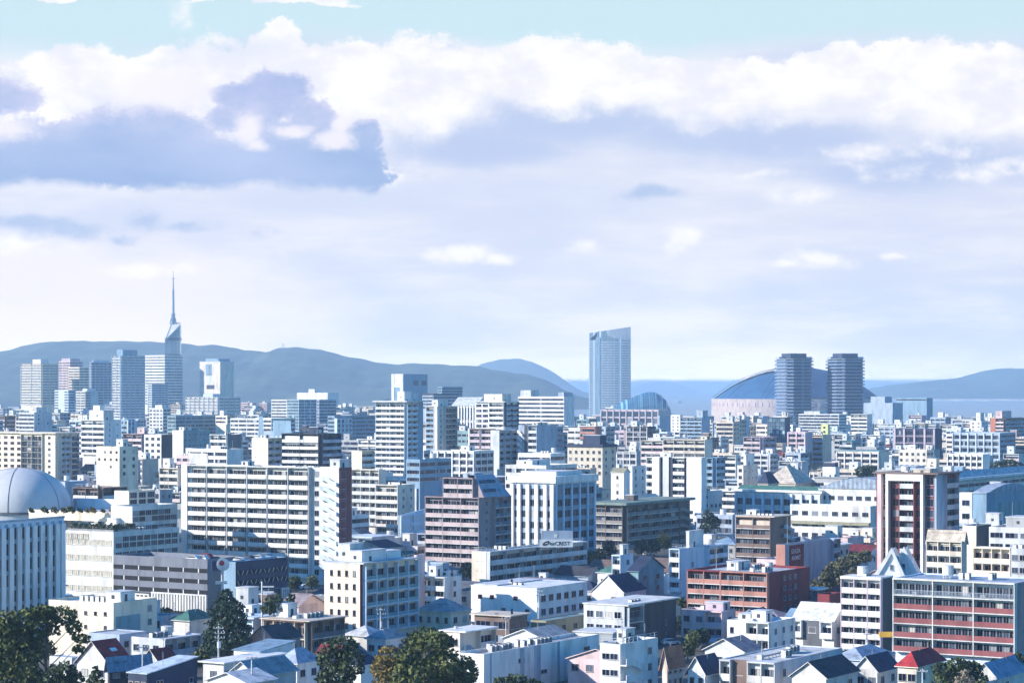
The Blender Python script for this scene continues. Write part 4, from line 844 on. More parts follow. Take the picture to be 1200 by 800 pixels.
hb('apartment_building', 'white cube flats with a navy roof box behind the school hall', 'apartments', 964, 979, 984, 547, 558, 1050, 'white', ('blank',), ('blank',), extras=[('pent', .0, .95, .0, .95, 2.4, 'navy')])
hb('apartment_building', 'white cluster of flats with many small balconies right of the beige block', 'apartments', 848, 862, 868, 533, 552, 1100, 'offwhite', ('lite', w_(nb=1)), ('win', w_(nb=1)))
hb('apartment_building', 'teal shaded flats hidden right behind the tall white slab', 'apartments', 822, 838, 850, 536, 575, 1060, 'steel', ('lite', w_(nb=2, par='steel')), ('lite', w_(nb=2, par='steel')), short='teal shaded flats')
hb('apartment_building', 'long pale flats with a sloped teal roof end beyond the white framed tower', 'apartments', 980, 1030, 1042, 529, 550, 1200, 'palebeige', ('grid', w_(nb=5, pw=.6, pd=.5, pc='offwhite')), ('blank',), extras=[('slab', 'teal', .2, .4)])
hb('apartment_building', 'cream flats of four window rows beyond the white framed tower', 'apartments', 1053, 1086, 1094, 527, 547, 1150, 'palebeige', ('win', w_(nb=5, ww=1.3)), ('rib', w_(nb=2)), short='cream flats of four rows')
hb('office_building', 'white low offices with tall bays behind the long white roofed hall', 'offices', 1110, 1152, 1160, 532, 552, 1130, 'white', ('grid', w_(nb=6, pw=.5, pd=.5)), ('blank',))
# ------------------------------------------------------------------ middle distance
b = hb('hospital', 'pale hospital of square windows with garden terraces below the grey dome', 'hospital', 76, 133, 210, 623, 700, 650, 'offwhite',
   [(.03, .55, 'win', w_(nb=4, ww=2.6, wh=1.5, fh=4.2, top=.5, mull=2, gm='tan blinds', fr='offwhite')), (.57, .97, 'win', w_(nb=2, ww=4.2, wh=1.6, fh=4.2, top=.5, mull=3, gm='tan blinds', fr='offwhite')), (.03, .5, 'win', w_(nb=4, ww=2.6, wh=1.5, fh=4.2, n=1, top=.5, sill=2.4, mull=2, gm='tan blinds'))],  # 'tan blinds' panes paint the light reflected in the sunlit windows
   [(.02, .98, 'win', w_(nb=9, ww=2.6, wh=1.4, fh=4.2, top=.5, mull=2, fr='offwhite', sill=.2)), (.02, .98, 'win', w_(nb=9, ww=2.6, wh=1.4, fh=4.2, top=.5, mull=2, fr='offwhite', sill=1.9))],
   roof='palegrey', par=.8, short='hospital with garden terraces', extras=[('rail', 'darkgrey')])
HOSP = b
b.wx = [hb('w', '', '', 130, 155, 208, 593, 625, 668, 'offwhite', None, [(.0, .98, 'win', w_(nb=7, ww=2.6, wh=1.4, fh=4.2, top=.4, mull=2, sill=.2)), (.0, .98, 'win', w_(nb=7, ww=2.6, wh=1.4, fh=4.2, top=.4, mull=2, sill=1.9))], parent=b, roof='grey', z0=gz(630, 668)),
        hb('w', '', '', 134, 151, 182, 575, 600, 690, 'cream', None, [(.0, 1, 'win', w_(nb=3, ww=3, wh=1.6, fh=4.2, top=.8, mull=2)), (.0, 1, 'win', w_(nb=3, ww=3, wh=1.6, fh=4.2, top=.8, sill=2.9, mull=2))], parent=b, roof='grey', z0=gz(604, 690)),
        hb('w', '', '', 86, 136, 140, 585, 600, 705, 'white', None, None, parent=b, roof='navy', z0=gz(606, 705)),
        hb('w', '', '', -60, 147, 156, 600.5, 611, 672, 'cream', None, None, parent=b, roof='palegrey', z0=gz(612, 672), part='terrace', wr=24)]
# domed hall on the terrace
def grey_dome():
    D = 700; r = gx(600 + 62, D); c = Vector((gx(17, D), D + 6, gz(599, D)))
    t = thing('domed_hall', 'big smooth grey dome on the hospital terrace at the left edge', 'dome', c, 0); n, k = 60, 18
    h = gz(549, D) - c.z; q = lambda a, j: (r * math.cos(j / k * math.pi / 2) ** .94 * math.cos(a), r * math.cos(j / k * math.pi / 2) ** .94 * math.sin(a), h * math.sin(j / k * math.pi / 2) ** .96 + .1)
    link('shell', MB().grid([[q(2 * math.pi * i / n, j) for i in range(n + 1)] for j in range(k + 1)], n + 1, k + 1).mesh('shell', surf('dome skin', (.56, .56, .56), .6, .12, .25, True), True), t)
    for a in (R(-90), R(-150), R(-30)):
        m = MB()
        for j in range(k - 1): m.tube(q(a, j), q(a, j + 1), .11, n=5)
        link('seam', m.mesh('seam', M('darkgrey')), t)
    link('base_ring', MB().vprism([(1.01 * r * math.cos(i * .1047), 1.01 * r * math.sin(i * .1047)) for i in range(60)], 0, .7).mesh('base_ring', M('darkgrey')), t, (0, 0, -.5))
    link('drum', MB().vprism([(.985 * r * math.cos(i * .1047), .985 * r * math.sin(i * .1047)) for i in range(60)], -c.z, -.51).mesh('drum', M('palegrey')), t)
    SCREEN.append((D, -45, 78, 550, 597, t, 'grey dome'))
grey_dome()
b = hb('office_building', 'pale blue office of tall dark windows between white fins at the left edge', 'offices', -46, -45, 75, 616, 706, 520, 'paleblue', ('blank',), ('pil', w_(nb=13, pw=1.5, pd=.5, fh=3.5, wh=2.7, pc='white', sp='steel', fr='steel', ptop=1.2)), roof='grey', phi=63, extras=[('slab', 'bluegrey', .15, .5)], short='finned office at left edge')
b = hb('apartment_building', 'long white balconied apartment slab with a dark red end, widest at left centre', 'apartments', 210, 394, 412, 548, 693, 690, 'offwhite',
   [(0, .07, 'panel', w_(c='white', d=.3)), (.05, .83, 'balc', w_(nb=6, nw=5, par='white', finc='palegrey', fh=2.85, gap=.45, d=1.3)), (.83, .90, 'win', w_(nb=1, ww=1.6, wh=1.6)), (.895, 1, 'stair', w_(par='paleblue'))],
   [(0, 1, 'panel', w_(c='redbrown', d=.08)), (.1, .55, 'win', w_(nb=1, ww=3, wh=2.3, fh=2.85, fr='mauve', mull=2, sill=.2))], fh=2.85, roof='grey', short='long white apartment slab',
   extras=[('pent', .1, .9, .0, .06, 2.8, 'palegrey'), ('pent', .3, .9, .6, .64, 1.6, 'white')])
b = hb('apartment_building', 'grey brown flats with balconies right of the dark red end wall', 'apartments', 412, 444, 452, 550, 605, 900, 'palebeige', ('balc', w_(nb=3, par='palegrey', nw=3)), ('blank',), clutter=3)
hb('apartment_building', 'flat pale cream block with a sloped white gable above the dark red end wall', 'apartments', 412, 424, 439, 528, 549, 1000, 'cream', ('blank',), ('lite', w_(nb=1)), )
b = hb('apartment_building', 'sand balconied flats with a grey windowed side, left of the terraced brick tower', 'apartments', 440, 466, 486, 568, 632, 860, 'palebeige', ('balc', w_(nb=1, nw=5, par='palebeige')), ('win', w_(nb=2, ww=1.1, fr='paleblue')), clutter=2, short='sand balconied flats')
hb('apartment_building', 'blue grey flats with round topped blue windows beside the sand balconied flats', 'apartments', 484, 488, 506, 572, 610, 930, 'palegrey', ('blank',), ('win', w_(nb=3, ww=1.2, wh=1.6)))
hb('house', 'pale blue low flats with two sloping attic rows left of the terraced brick tower', 'flats', 469, 470, 500, 604, 628, 820, 'paleblue', ('blank',), ('lite', w_(nb=2, par='paleblue')), extras=[('shed', 'paleblue', 1.5, .2)])
hb('office_building', 'long white flat roof behind the sand balconied flats', 'offices', 452, 500, 522, 560, 572, 1000, 'white', ('rib', w_(nb=3)), ('rib', w_(nb=2)), clutter=2)
# terraced brick tower
b = hb('apartment_building', 'mauve brick tower of stepped top terraces with a sloping dark side', 'apartments', 498, 565, 599, 583, 676, 740, 'purplebrown', ('balc', w_(nb=3, nw=3, par='rose', finc='purplebrown', fh=2.75)), [(0, .4, 'win', w_(nb=1, ww=1.3, fr='bluegrey')), (.4, 1, 'balc', w_(nb=2, nw=1, par='steel', kind='rail'))], fh=2.75, short='terraced brick tower', roof='greygreen')
hb('w', '', '', 519, 554, 578, 560, 584, 741.8, 'purplebrown', ('balc', w_(nb=2, nw=3, par='rose', fh=2.75, top=.4)), None, parent=b, fh=2.75, z0=b.zt, roof='greygreen', part='terrace_storey', extras=[('pent', .3, .8, .2, .6, 1.8, 'bluegrey')])
m = MB(); h_ = gz(557, 740) - b.zt; x1 = b.WR
m.quad([(1.3, .1, 0), (x1, .1, 0), (x1 * .72, 3.6, h_), (1.3, 3.6, h_)]); m.quad([(x1, .1, 0), (x1, 6, 0), (x1 * .72, 6, h_), (x1 * .72, 3.6, h_)]); m.quad([(1.3, .1, 0), (1.3, 3.6, h_), (1.3, 3.6, 0)], 1); m.quad([(1.3, 3.6, h_), (x1 * .72, 3.6, h_), (x1 * .72, 6, h_), (1.3, 6, h_)]); m.quad([(x1, 6, 0), (1.3, 6, 0), (1.3, 6, h_), (x1 * .72, 6, h_)], 1)
sr = link('sloped_roof', m.mesh('sloped_roof', [M('steel'), M('purplebrown')]), b.root, (0, 0, b.zt + .02))
for f in (.2, .6):
    w0 = link('window_band', band_mesh(x1 * .55, 1.3, GB), sr, (2.2, .1 + 3.5 * f, h_ * f)); w0.rotation_euler = (-math.atan2(3.5, h_), 0, 0)
b = hb('office_building', 'white pilastered office with a rounded white parapet and dark window columns', 'offices', 599, 650, 697, 566, 650, 775, 'paleblue', ('pil', w_(nb=5, pw=1.3, pd=.8, fh=3.6, wh=2.2, pc='white', sp='bluegrey')), ('pil', w_(nb=5, pw=.9, pd=.5, fh=3.6, wh=2.3, pc='paleblue', sp='steel', fr='steel')), fh=3.6, roof='palegrey', short='white pilastered office', extras=[('slab', 'white', .9, 2.2), ('pent', .15, .8, .1, .95, 4.0, 'white')])  # right face pilasters and spandrels tinted blue to paint in their shade
b = hb('apartment_building', 'dark flats under a green roof edge, right of the white pilastered office', 'apartments', 690, 733, 812, 592, 658, 845, 'umber', ('balc', w_(nb=2, nw=3, par='drab', finc='umber')), [(0, .78, 'balc', w_(nb=5, nw=2, par='drab', finc='umber', nw_=2)), (.8, 1, 'stair', w_(par='drab'))], roof='greygreen', short='green roofed dark flats', extras=[('slab', 'greygreen', .7, .9)])
b = hb('house', 'white gable ended chimney block standing on the green roofed flats line', 'block', 716, 731, 738, 553, 583, 930, 'white', ('win', w_(nb=1, ww=.9)), ('blank',), flat=False, extras=[('gabley', 'olive', 1.6, .3)])
b = hb('apartment_building', 'white narrow block left of the tall white slab', 'apartments', 736, 741, 757, 546, 578, 960, 'offwhite', ('blank',), ('win', w_(nb=2, ww=1)))
b = hb('apartment_building', 'beige two window block above the green roof', 'apartments', 656, 692, 699, 548, 572, 900, 'beige', ('win', w_(nb=4, ww=1.6, skip=.2)), ('blank',), clutter=2)
b = hb('school', 'long white school with a green roof and arcade at right centre', 'school', 862, 962, 975, 578, 606, 905, 'offwhite', ('pil', w_(nb=9, pw=.9, pd=1, fh=4.4, wh=2.4, pc='paleblue', sp='offwhite')), ('blank',), roof='green', flat=True, extras=[('slab', 'white', .6, .9), ('gabley', 'green', 2.4, .2)], short='white school')
b = hb('school_hall', 'white three storey school hall under a curved grey blue roof', 'school', 959, 1058, 1075, 574, 632, 890, 'offwhite', [(0, .97, 'win', w_(nb=9, ww=2.4, wh=1.6, fh=4.4, mull=3)), (0, 1, 'panel', w_(c='palegrey', v0=.44, v1=.5, d=1.2)), (0, 1, 'panel', w_(c='offwhite', v0=.51, v1=.56, d=1.2))], ('blank',), extras=[('barrely', 'bluegrey', 4.2)], short='school hall with curved roof')
b = hb('school_wing', 'low cream classroom wing with a long access gallery before the white school', 'school', 926, 1020, 1030, 593, 632, 868, 'offwhite', [(0, 1, 'win', w_(nb=8, ww=2.4, wh=1.6, fh=4.0, mull=3)), (0, 1, 'panel', w_(c='olive', v0=.5, v1=.58, d=1.6, name='gallery'))], ('blank',), roof='palegrey')
b = hb('apartment_building', 'beige block with a small cream face above the white school', 'apartments', 864, 871, 888, 545, 572, 1000, 'palebeige', ('win', w_(nb=1, skip=.3)), ('win', w_(nb=4, ww=.6, wh=.6, skip=.3)), extras=[('pent', .3, .9, .2, .8, 5, 'white')], short='beige block above the school')
b = hb('apartment_building', 'dark red brown tower with a white rectangular frame round its balconies', 'apartments', 1025, 1098, 1124, 556, 668, 640, 'redbrown',
   [(0, .05, 'panel', w_(c='redbrown')), (.05, .12, 'panel', w_(c='pink', d=1.5)), (.12, .2, 'win', w_(nb=1, ww=1.5, wh=1.9, fh=2.92, fr='offwhite')), (.2, .245, 'panel', w_(c='white', d=1.7)), (.26, .42, 'win', w_(nb=1, ww=1.8, wh=1.9, fh=2.92, fr='brown')), (.42, .68, 'balc', w_(nb=1, nw=2, par='palegrey', finc='redbrown', fh=2.92)), (.68, .8, 'win', w_(nb=1, ww=1.6, wh=1.9, fh=2.92, fr='brown')), (.8, .845, 'panel', w_(c='white', d=1.7)), (.245, .80, 'panel', w_(c='white', v0=.945, v1=1, d=1.66)), (.86, 1, 'win', w_(nb=1, ww=2, wh=2.1, fh=2.92, fr='mauve'))],
   [(0, .4, 'panel', w_(c='bluegrey', d=.6)), (.4, 1, 'balc', w_(nb=1, nw=2, par='pink', finc='mauve', fh=2.92))], fh=2.92, roof='palegrey', extras=[('slab', 'brown', .5, .35), ('pent', .1, .5, .1, .4, 1.8, 'beige'), ('rail', 'grey')], short='white framed red brown tower')
b = hb('apartment_building', 'brown brick flats with white framed windows left of the maroon sign board', 'apartments', 862, 907, 931, 606, 658, 740, 'brown', ('balc', w_(nb=2, nw=3, par='brown', finc='brown', fh=2.9, d=1.0)), [(0, .4, 'panel', w_(c='brown')), (.45, 1, 'stair', w_(par='steel'))], roof='darkgrey', extras=[('slab', 'beige', .1, .3), ('sign', 'L', .02, .98, .84, .93, 'beige')], short='brown brick flats')
b = hb('apartment_building', 'blank blue grey end wall with a maroon sign board and a salmon stair tower', 'apartments', 910, 924, 985, 638, 690, 650, 'bluegrey', [(0, 1, 'panel', w_(c='salmon', d=.3)), (.3, .7, 'win', w_(nb=1, ww=.8, wh=1.4, fh=6))], [(0, .85, 'blank'), (.86, 1, 'balc', w_(nb=1, nw=1, par='steel', d=.9))], roof='navy', clutter=-1, extras=[('sign', 'R', .07, .33, .45, .975, 'darkred', [('GRAZA', .08, .70, 1.75, 'white'), ('AVANT', .12, .46, 1.75, 'white')]), ('mast', .1, .4, 9)], short='maroon sign board')
b = hb('warehouse', 'long white roofed sports hall right of the white framed red brown tower', 'hall', 1100, 1122, 1260, 563, 578, 950, 'offwhite', ('blank',), ('rib', w_(nb=12, bh=1.2)), extras=[('slab', 'white', 1, 1), ('gable', 'palegrey', 3.5, .6)], short='long white roofed hall')
b = hb('gymnasium', 'steel blue gymnasium with a bowed roof behind the grey office at right edge', 'hall', 1140, 1156, 1208, 578, 614, 780, 'steel', ('blank',), [(.25, .8, 'panel', w_(c='teal', v1=.85, d=.1))], extras=[('barrel', 'bluegrey', 2.6), ('slab', 'bluegrey', .2, .4)], short='steel blue gymnasium')
hb('shop_building', 'small white block with blue window signs left of the steel blue gymnasium', 'shop', 1122, 1139, 1143, 577, 618, 790, 'offwhite', [(.25, .9, 'win', w_(nb=1, ww=2.6, wh=1.8, fh=4.4)), ], ('blank',))
b = hb('apartment_building', 'cream arched balcony house with a low gable at right', 'apartments', 1085, 1127, 1133, 634, 664, 600, 'palebeige', ('balc', w_(nb=3, nw=2, par='cream', finc='palebeige', d=1.0)), ('blank',), flat=False, extras=[('gabley', 'beige', 2.6, .4)], short='arched balcony house')
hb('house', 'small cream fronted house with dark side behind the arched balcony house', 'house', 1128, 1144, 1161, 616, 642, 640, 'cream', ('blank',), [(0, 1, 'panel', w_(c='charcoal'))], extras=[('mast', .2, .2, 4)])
b = hb('office_building', 'grey modern office with long dark windows at the right edge', 'offices', 1159, 1230, 1250, 619, 641, 620, 'palegrey', ('rib', w_(nb=4, bh=1.3)), ('blank',), extras=[('pent', .2, .9, .4, .8, 3, 'grey'), ('mast', .3, .7, 7)], short='grey office at right edge')
b = hb('apartment_building', 'cream flats with red lined balcony recesses at right', 'apartments', 1140, 1184, 1190, 642, 664, 560, 'cream', ('balc', w_(nb=4, nw=2, par='cream', finc='cream', fr='redbrown')), ('blank',), short='cream flats with red recesses')
hb('house', 'grey two window block at the right edge beside the cream flats', 'house', 1185, 1212, 1225, 643, 664, 545, 'palegrey', ('win', w_(nb=3, ww=1.5)), ('blank',), clutter=1)
# ------------------------------------------------------------------ nearer blocks
b = hb('apartment_building', 'grey framed apartment block with red brick balcony panels at right', 'apartments', 1046, 1189, 1240, 683, 778, 483, 'paleblue', [(0, 1, 'balc', w_(nb=3, nw=6, par='bluegrey', kind='rail', fin=0, eave=0, n=1, fh=2.92, top=.5, d=1.5, gap=.1)), (0, 1, 'balc', w_(nb=3, nw=6, par='brick', finc='offwhite', fh=2.92, top=3.42, d=1.5, gap=.1, eavec='offwhite'))], [(0, 1, 'panel', w_(c='purplebrown'))], fh=2.92, roof='bluegrey', wr=16, par=.3, extras=[('ac', .5, .3, 2, 1)], short='red panelled block')  # brick colour darkened to stand in for shade on this front
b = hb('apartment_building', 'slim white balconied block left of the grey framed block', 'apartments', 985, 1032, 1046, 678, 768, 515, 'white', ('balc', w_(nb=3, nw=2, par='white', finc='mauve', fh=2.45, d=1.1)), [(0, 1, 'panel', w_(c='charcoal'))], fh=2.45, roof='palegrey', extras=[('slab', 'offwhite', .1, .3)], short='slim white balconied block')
# twin white gables
def twin_gables():
    D = 545; t = thing('church', 'white twin triangular gables with a blue glass slope behind the slim white block', 'roof gables', (gx(1046, D), D, 0), R(-12)); gb = glass_band('slope glass', 1.4, ((.12, .2, .32), (.22, .32, .46), (.3, .42, .55)), (.7, .72, .75), .15)
    ox = t.location.x
    for (xa, xm, xb, y) in ((1020, 1045, 1063, 0), (1040, 1058, 1078, 3.5)):
        X = [gx(q, D) - ox for q in (xa, xm, xb)]; z0, z1 = gz(680, D), gz(641, D); m = MB()
        m.prism([(X[0], z0), (X[0] + 1.2, z0), (X[1], z1 - 1.4), (X[2] - 1.2, z0), (X[2], z0), (X[1], z1)], y, y + .9)
        m.box(X[0] + 1.2, X[2] - 1.2, y + .1, y + .8, z0 - .1, z0 + .5)
        m.quad([(X[0] + .9, y + .5, z0), (X[2] - .9, y + .5, z0), (X[1], y + .5, z1 - 1.5)], 0)
        g_ = link('gable', m.mesh('gable', M('white')), t)
        link('window', win_mesh(.7, 1.2, 'bluegrey', mull=0), g_, (X[1] - .4, y + .45, z0 + 2.4))
        link('glass_slope', MB().quad([(X[1], y + .95, z1 - .3), (X[2], y + .95, z0), (X[2] + .6, y + 6, z0), (X[1] + .6, y + 6, z1 - .3)]).mesh('glass_slope', gb), t)
    link('wall', MB().box(gx(1022, D) - ox, gx(1080, D) - ox, 0, 9, 0, gz(680, D) - .12).mesh('wall', M('offwhite')), t)
    SCREEN.append((D, 1020, 1078, 642, 675, t, 'twin white gables')); FOOT.append(foot(t.location - Vector((6, 0, 0)), 0, 14, 10))
twin_gables()
b = hb('apartment_building', 'salmon brick apartment block with a dark red shaded end at right centre', 'apartments', 805, 899, 949, 671, 716, 580, 'darkred', [(0, .42, 'balc', w_(nb=2, nw=3, par='salmon', finc='salmon', fh=2.5)), (.42, 1, 'balc', w_(nb=2, nw=4, par='salmon', finc='salmon', fh=2.5, eavec='salmon'))], [(.3, .7, 'win', w_(nb=3, ww=1, wh=1.2, fh=2.5, fr='steel'))], fh=2.5, roof='palegrey', extras=[('ac', .3, .2, 3, 1), ('ac', .6, .5, 3, 1), ('pent', .4, .7, .6, .75, 2, 'offwhite')], short='salmon apartment block')  # dark red wall puts the shade of the end into its colour
b = hb('apartment_building', 'pale blue flats with white side balconies left of the salmon block', 'apartments', 784, 801, 853, 643, 704, 645, 'paleblue', ('balc', w_(nb=1, nw=2, par='white', fh=2.7)), [(0, .5, 'win', w_(nb=1, ww=1.4, skip=.3)), (.55, 1, 'balc', w_(nb=1, nw=2, par='paleblue', fh=2.7))], fh=2.7, roof='palegrey', extras=[('pent', .25, .6, .3, .7, 4.8, 'white'), ('tank', .75, .4, .9, 1.4), ('rail', 'palegrey')], short='pale blue flats with white balconies')
b = hb('house', 'teal gabled house in shadow right of the white gabled house', 'house', 737, 748, 778, 668, 697, 610, 'teal', ('blank',), ('win', w_(nb=2, ww=1.8)), flat=False, extras=[('gabley', 'navy', 3.2)])
hb('house', 'narrow pale blue flat topped house behind the white gabled house', 'house', 717, 727, 742, 650, 690, 640, 'paleblue', ('balc', w_(nb=1, nw=1, par='white', d=1)), ('win', w_(nb=1)), extras=[('pent', .3, .9, .3, .8, 3, 'offwhite')])
b = hb('house', 'bright white gabled house with a navy skylight roof at centre', 'house', 694, 731, 757, 693, 712, 600, 'white', [(.6, .75, 'win', w_(nb=1, ww=1.3, fr='redbrown'))], ('rib', w_(nb=1)), flat=False, extras=[('gable', 'navy', 4.0, .3)], short='white gabled house')
b = hb('apartment_building', 'grey flats with a navy shaded side and white roof at centre', 'apartments', 684, 736, 796, 710, 752, 520, 'palegrey', [(.05, .95, 'win', w_(nb=4, ww=1.7, wh=1.5, fr='white'))], [(0, 1, 'panel', w_(c='charcoal', d=.06)), (.02, .3, 'balc', w_(nb=1, nw=1, par='darkgrey', d=.9)), (.35, .95, 'win', w_(nb=2, ww=.7, skip=.5))], roof='white', extras=[('slab', 'offwhite', .2, .3)], short='grey flats with navy side')  # charcoal panel paints the shade of the right face
hb('house', 'grey flat roofed annex in front of the grey flats', 'house', 672, 718, 736, 742, 760, 490, 'grey', ('win', w_(nb=3, ww=1.2)), ('win', w_(nb=2)), roof='palegrey', phi=66, extras=[('slab', 'offwhite', .2, .25)])
b = hb('office_building', 'sunlit white wall with small red brown windows and a blue windowed side at centre', 'offices', 552, 629, 688, 690, 736, 560, 'white', [(.05, .95, 'win', w_(nb=5, ww=1.1, wh=.9, fr='redbrown', skip=.35))], [(.05, .95, 'win', w_(nb=6, ww=2, wh=1.5, fh=3.2))], roof='palegrey', extras=[('pent', .0, .9, .62, .98, .9, 'white', 'parapet_block'), ('slab', 'white', .05, .25)], short='sunlit white wall')
b = hb('apartment_building', 'long grey beige flats with a cream end wall below the white pilastered office', 'apartments', 553, 574, 688, 646, 684, 640, 'palegrey', [(0, 1, 'panel', w_(c='cream')), (.2, .9, 'win', w_(nb=2, ww=.7, wh=.7))], ('balc', w_(nb=6, nw=3, par='palegrey', finc='palegrey', fh=2.75, d=1.1)), fh=2.75, roof='palegrey', extras=[('rail', 'offwhite')], clutter=2, short='long grey beige flats')
# sign on the flats roof
def roof_sign():
    D = 652; t = thing('roof_sign', 'white roof sign board with dark oval logo before the white pilastered office', 'sign', (gx(652, D), D, gz(643, D)), R(4))
    w = gx(600 + 39, D); h0, h1, h2 = .5, 2.6, 5.0
    link('sign_board', MB().box(-w / 2, w / 2, 0, .3, h0, h1).mesh('sign_board', M('white')), t); link('backing', MB().box(-w / 2 + .5, w / 2, .35, .6, h1 - .2, h2).mesh('backing', M('bluegrey')), t)
    link('emblem_panel', MB().box(-w * .06, w * .03, .28, .345, h1 + .5, h1 + 1.5).mesh('emblem_panel', M('white')), t)
    fr = MB()
    for i in range(7): fr.box(-w / 2 + i * w / 6.2, -w / 2 + i * w / 6.2 + .14, .7, .84, 0, h2 - .4)
    link('frame', fr.mesh('frame', M('darkgrey')), t)
    e = MB(); e.vprism([(1.0 * math.cos(i * .3927) , .55 * math.sin(i * .3927) + .35 * math.cos(i * .3927)) for i in range(16)], 0, .06)
    lg = link('logo', e.mesh('logo', M('charcoal')), t, (-w * .31, -.005, 1.6)); lg.rotation_euler = (R(90), 0, 0)
    e = MB(); e.vprism([(.45 * math.cos(i * .785), .14 * math.sin(i * .785) + .12 * math.cos(i * .785)) for i in range(8)], 0, .03); l2 = link('logo', e.mesh('logo', M('offwhite')), t, (-w * .31 + .1, -.07, 1.6)); l2.rotation_euler = (R(90), 0, 0)
    x = link('lettering', text_mesh('exCREST', 1.45, 'charcoal'), t, (-w * .2, -.03, 1.05)); x.rotation_euler = (R(90), 0, 0)
    SCREEN.append((D, 632, 673, 620, 641, t, 'white roof sign'))
roof_sign()
b = hb('apartment_building', 'cream blank ended block with blue framed balconies, right of the conifer', 'apartments', 380, 426, 491, 661, 742, 537, 'cream', [(.1, .95, 'win', w_(nb=4, ww=.75, wh=1.3, fh=2.95, fr='brown', mull=0))], [(0, .04, 'panel', w_(c='darkred')), (.04, 1, 'grid', w_(nb=5, pw=.35, pd=1.1, pc='paleblue', fh=2.95, bh=1.5)), (.04, 1, 'balc', w_(nb=5, nw=2, par='teal', d=1.0, fin=0, ph=.95, eave=0, fh=2.95))], fh=2.95, roof='palegrey',  # blue and teal right face carries its shade as colour
   extras=[('pent', .1, .55, .1, .5, 3.2, 'white'), ('pent', .5, .95, .3, .7, 2.4, 'white'), ('slab', 'palegrey', .1, .3), ('rail', 'offwhite'), ('pent', .15, .4, .55, .9, 4.6, 'offwhite')], short='cream block with blue balconies')  # the balconies' blue is the right face's shade put into colour
hb('house', 'small pink block beside the cream block with blue balconies', 'block', 485, 488, 498, 650, 672, 590, 'pink', ('blank',), ('blank',))
b = hb('apartment_building', 'white flats with open rail balconies right of the cream block', 'apartments', 489, 521, 541, 676, 706, 590, 'offwhite', ('balc', w_(nb=2, nw=2, par='white', d=1.3, fh=2.6)), ('win', w_(nb=1, ww=1.1, fh=2.6)), fh=2.6, roof='white', extras=[('pent', .2, .9, .05, .3, 1.5, 'palegrey')], short='white flats with rail balconies')
b = hb('house', 'cream house with grey hipped roof and round dormers at lower centre', 'house', 488, 528, 550, 716, 737, 555, 'cream', ('win', w_(nb=4, ww=.9, fr='brown')), ('win', w_(nb=2)), flat=False, extras=[('hip', 'grey', 2.6)], short='cream dormer house')
b = hb('house', 'brown flat roofed house with a dark overhanging roof at lower centre', 'house', 556, 597, 618, 722, 745, 520, 'brown', ('rib', w_(nb=2, bh=1.5)), ('rib', w_(nb=1)), roof='darkgrey', extras=[('slab', 'beige', .8, .25), ('pent', .1, .8, .1, .8, .5, 'charcoal')], short='brown overhanging house')
b = hb('house', 'grey apartment house with a white flat roof and blue outside stair at lower centre', 'house', 516, 545, 582, 741, 770, 490, 'palebeige', ('win', w_(nb=2, ww=1.4)), [(0, .45, 'stair', w_(par='steel')), (.5, 1, 'balc', w_(nb=1, nw=2, par='palegrey', d=1.1))], roof='white', extras=[('slab', 'white', .3, .3), ('tank', .3, .7, .4, .7)], short='white roofed stair house')
b = hb('warehouse', 'large pale blue walled building across the bottom centre', 'warehouse', 536, 567, 702, 766, 800, 442, 'white', ('win', w_(nb=1, ww=1.2, skip=.5)), [(.02, .98, 'win', w_(nb=5, ww=2.2, wh=.8, skip=.5)), (.3, .33, 'panel', w_(c='bluegrey')), (.42, .47, 'panel', w_(c='bluegrey')), (.05, .06, 'panel', w_(c='bluegrey')), (.62, .64, 'panel', w_(c='bluegrey'))], roof='grey', extras=[('ac', .15, .5, 5, 1), ('ac', .5, .6, 4, 1)], clutter=3, short='pale blue building at bottom centre')
b = hb('house', 'low white house with a navy hipped roof behind the large pale blue building', 'house', 590, 640, 672, 749, 762, 480, 'white', ('win', w_(nb=4, ww=1)), ('win', w_(nb=2)), flat=False, extras=[('gable', 'grey', 1.9)])
b = hb('apartment_building', 'white four storey block with an outside stair at bottom centre right', 'apartments', 703, 734, 778, 755, 800, 425, 'white', [(.1, .9, 'win', w_(nb=2, ww=2, wh=1.1, fr='palegrey'))], [(0, .55, 'stair', w_(par='white')), (.6, .95, 'win', w_(nb=1, ww=1.5, fr='palegrey'))], fh=2.9, roof='palegrey', extras=[('rail', 'paleblue'), ('ac', .3, .3, 3, 1)], short='white stair block')
b = hb('house', 'beige house with an orange tiled roof right of the white stair block', 'house', 776, 782, 800, 772, 800, 445, 'palebeige', ('blank',), ('win', w_(nb=3, ww=.9, wh=1.8)), flat=False, extras=[('gable', 'terracotta', 2.2)])
b = hb('apartment_building', 'lavender pink flats with dark window bays left of the low white flats', 'apartments', 796, 846, 862, 716, 768, 540, 'pink', [(0, .25, 'win', w_(nb=1, ww=1.5)), (.25, .6, 'win', w_(nb=1, ww=1.6, skip=.2)), (.6, 1, 'balc', w_(nb=1, nw=2, par='mauve', d=1))], ('win', w_(nb=1)), roof='palegrey', extras=[('pent', .2, .9, .05, .5, 2.2, 'mauve')], short='lavender pink flats')
b = hb('apartment_building', 'low white flats with open balconies below the salmon block', 'apartments', 849, 901, 932, 729, 770, 500, 'white', [(0, .45, 'win', w_(nb=2, ww=.9, skip=.4)), (.47, 1, 'balc', w_(nb=2, nw=1, par='white', d=1.2))], ('win', w_(nb=3, ww=1.2, fr='paleblue')), roof='paleblue', extras=[('pent', .2, .6, .6, .9, 1.6, 'white')], short='low white flats')
b = hb('house', 'low house with a broad purple grey roof below the low white flats', 'house', 826, 872, 892, 762, 778, 470, 'offwhite', ('win', w_(nb=4, ww=1.2)), ('blank',), flat=False, extras=[('gable', 'purplebrown', 2.2)])
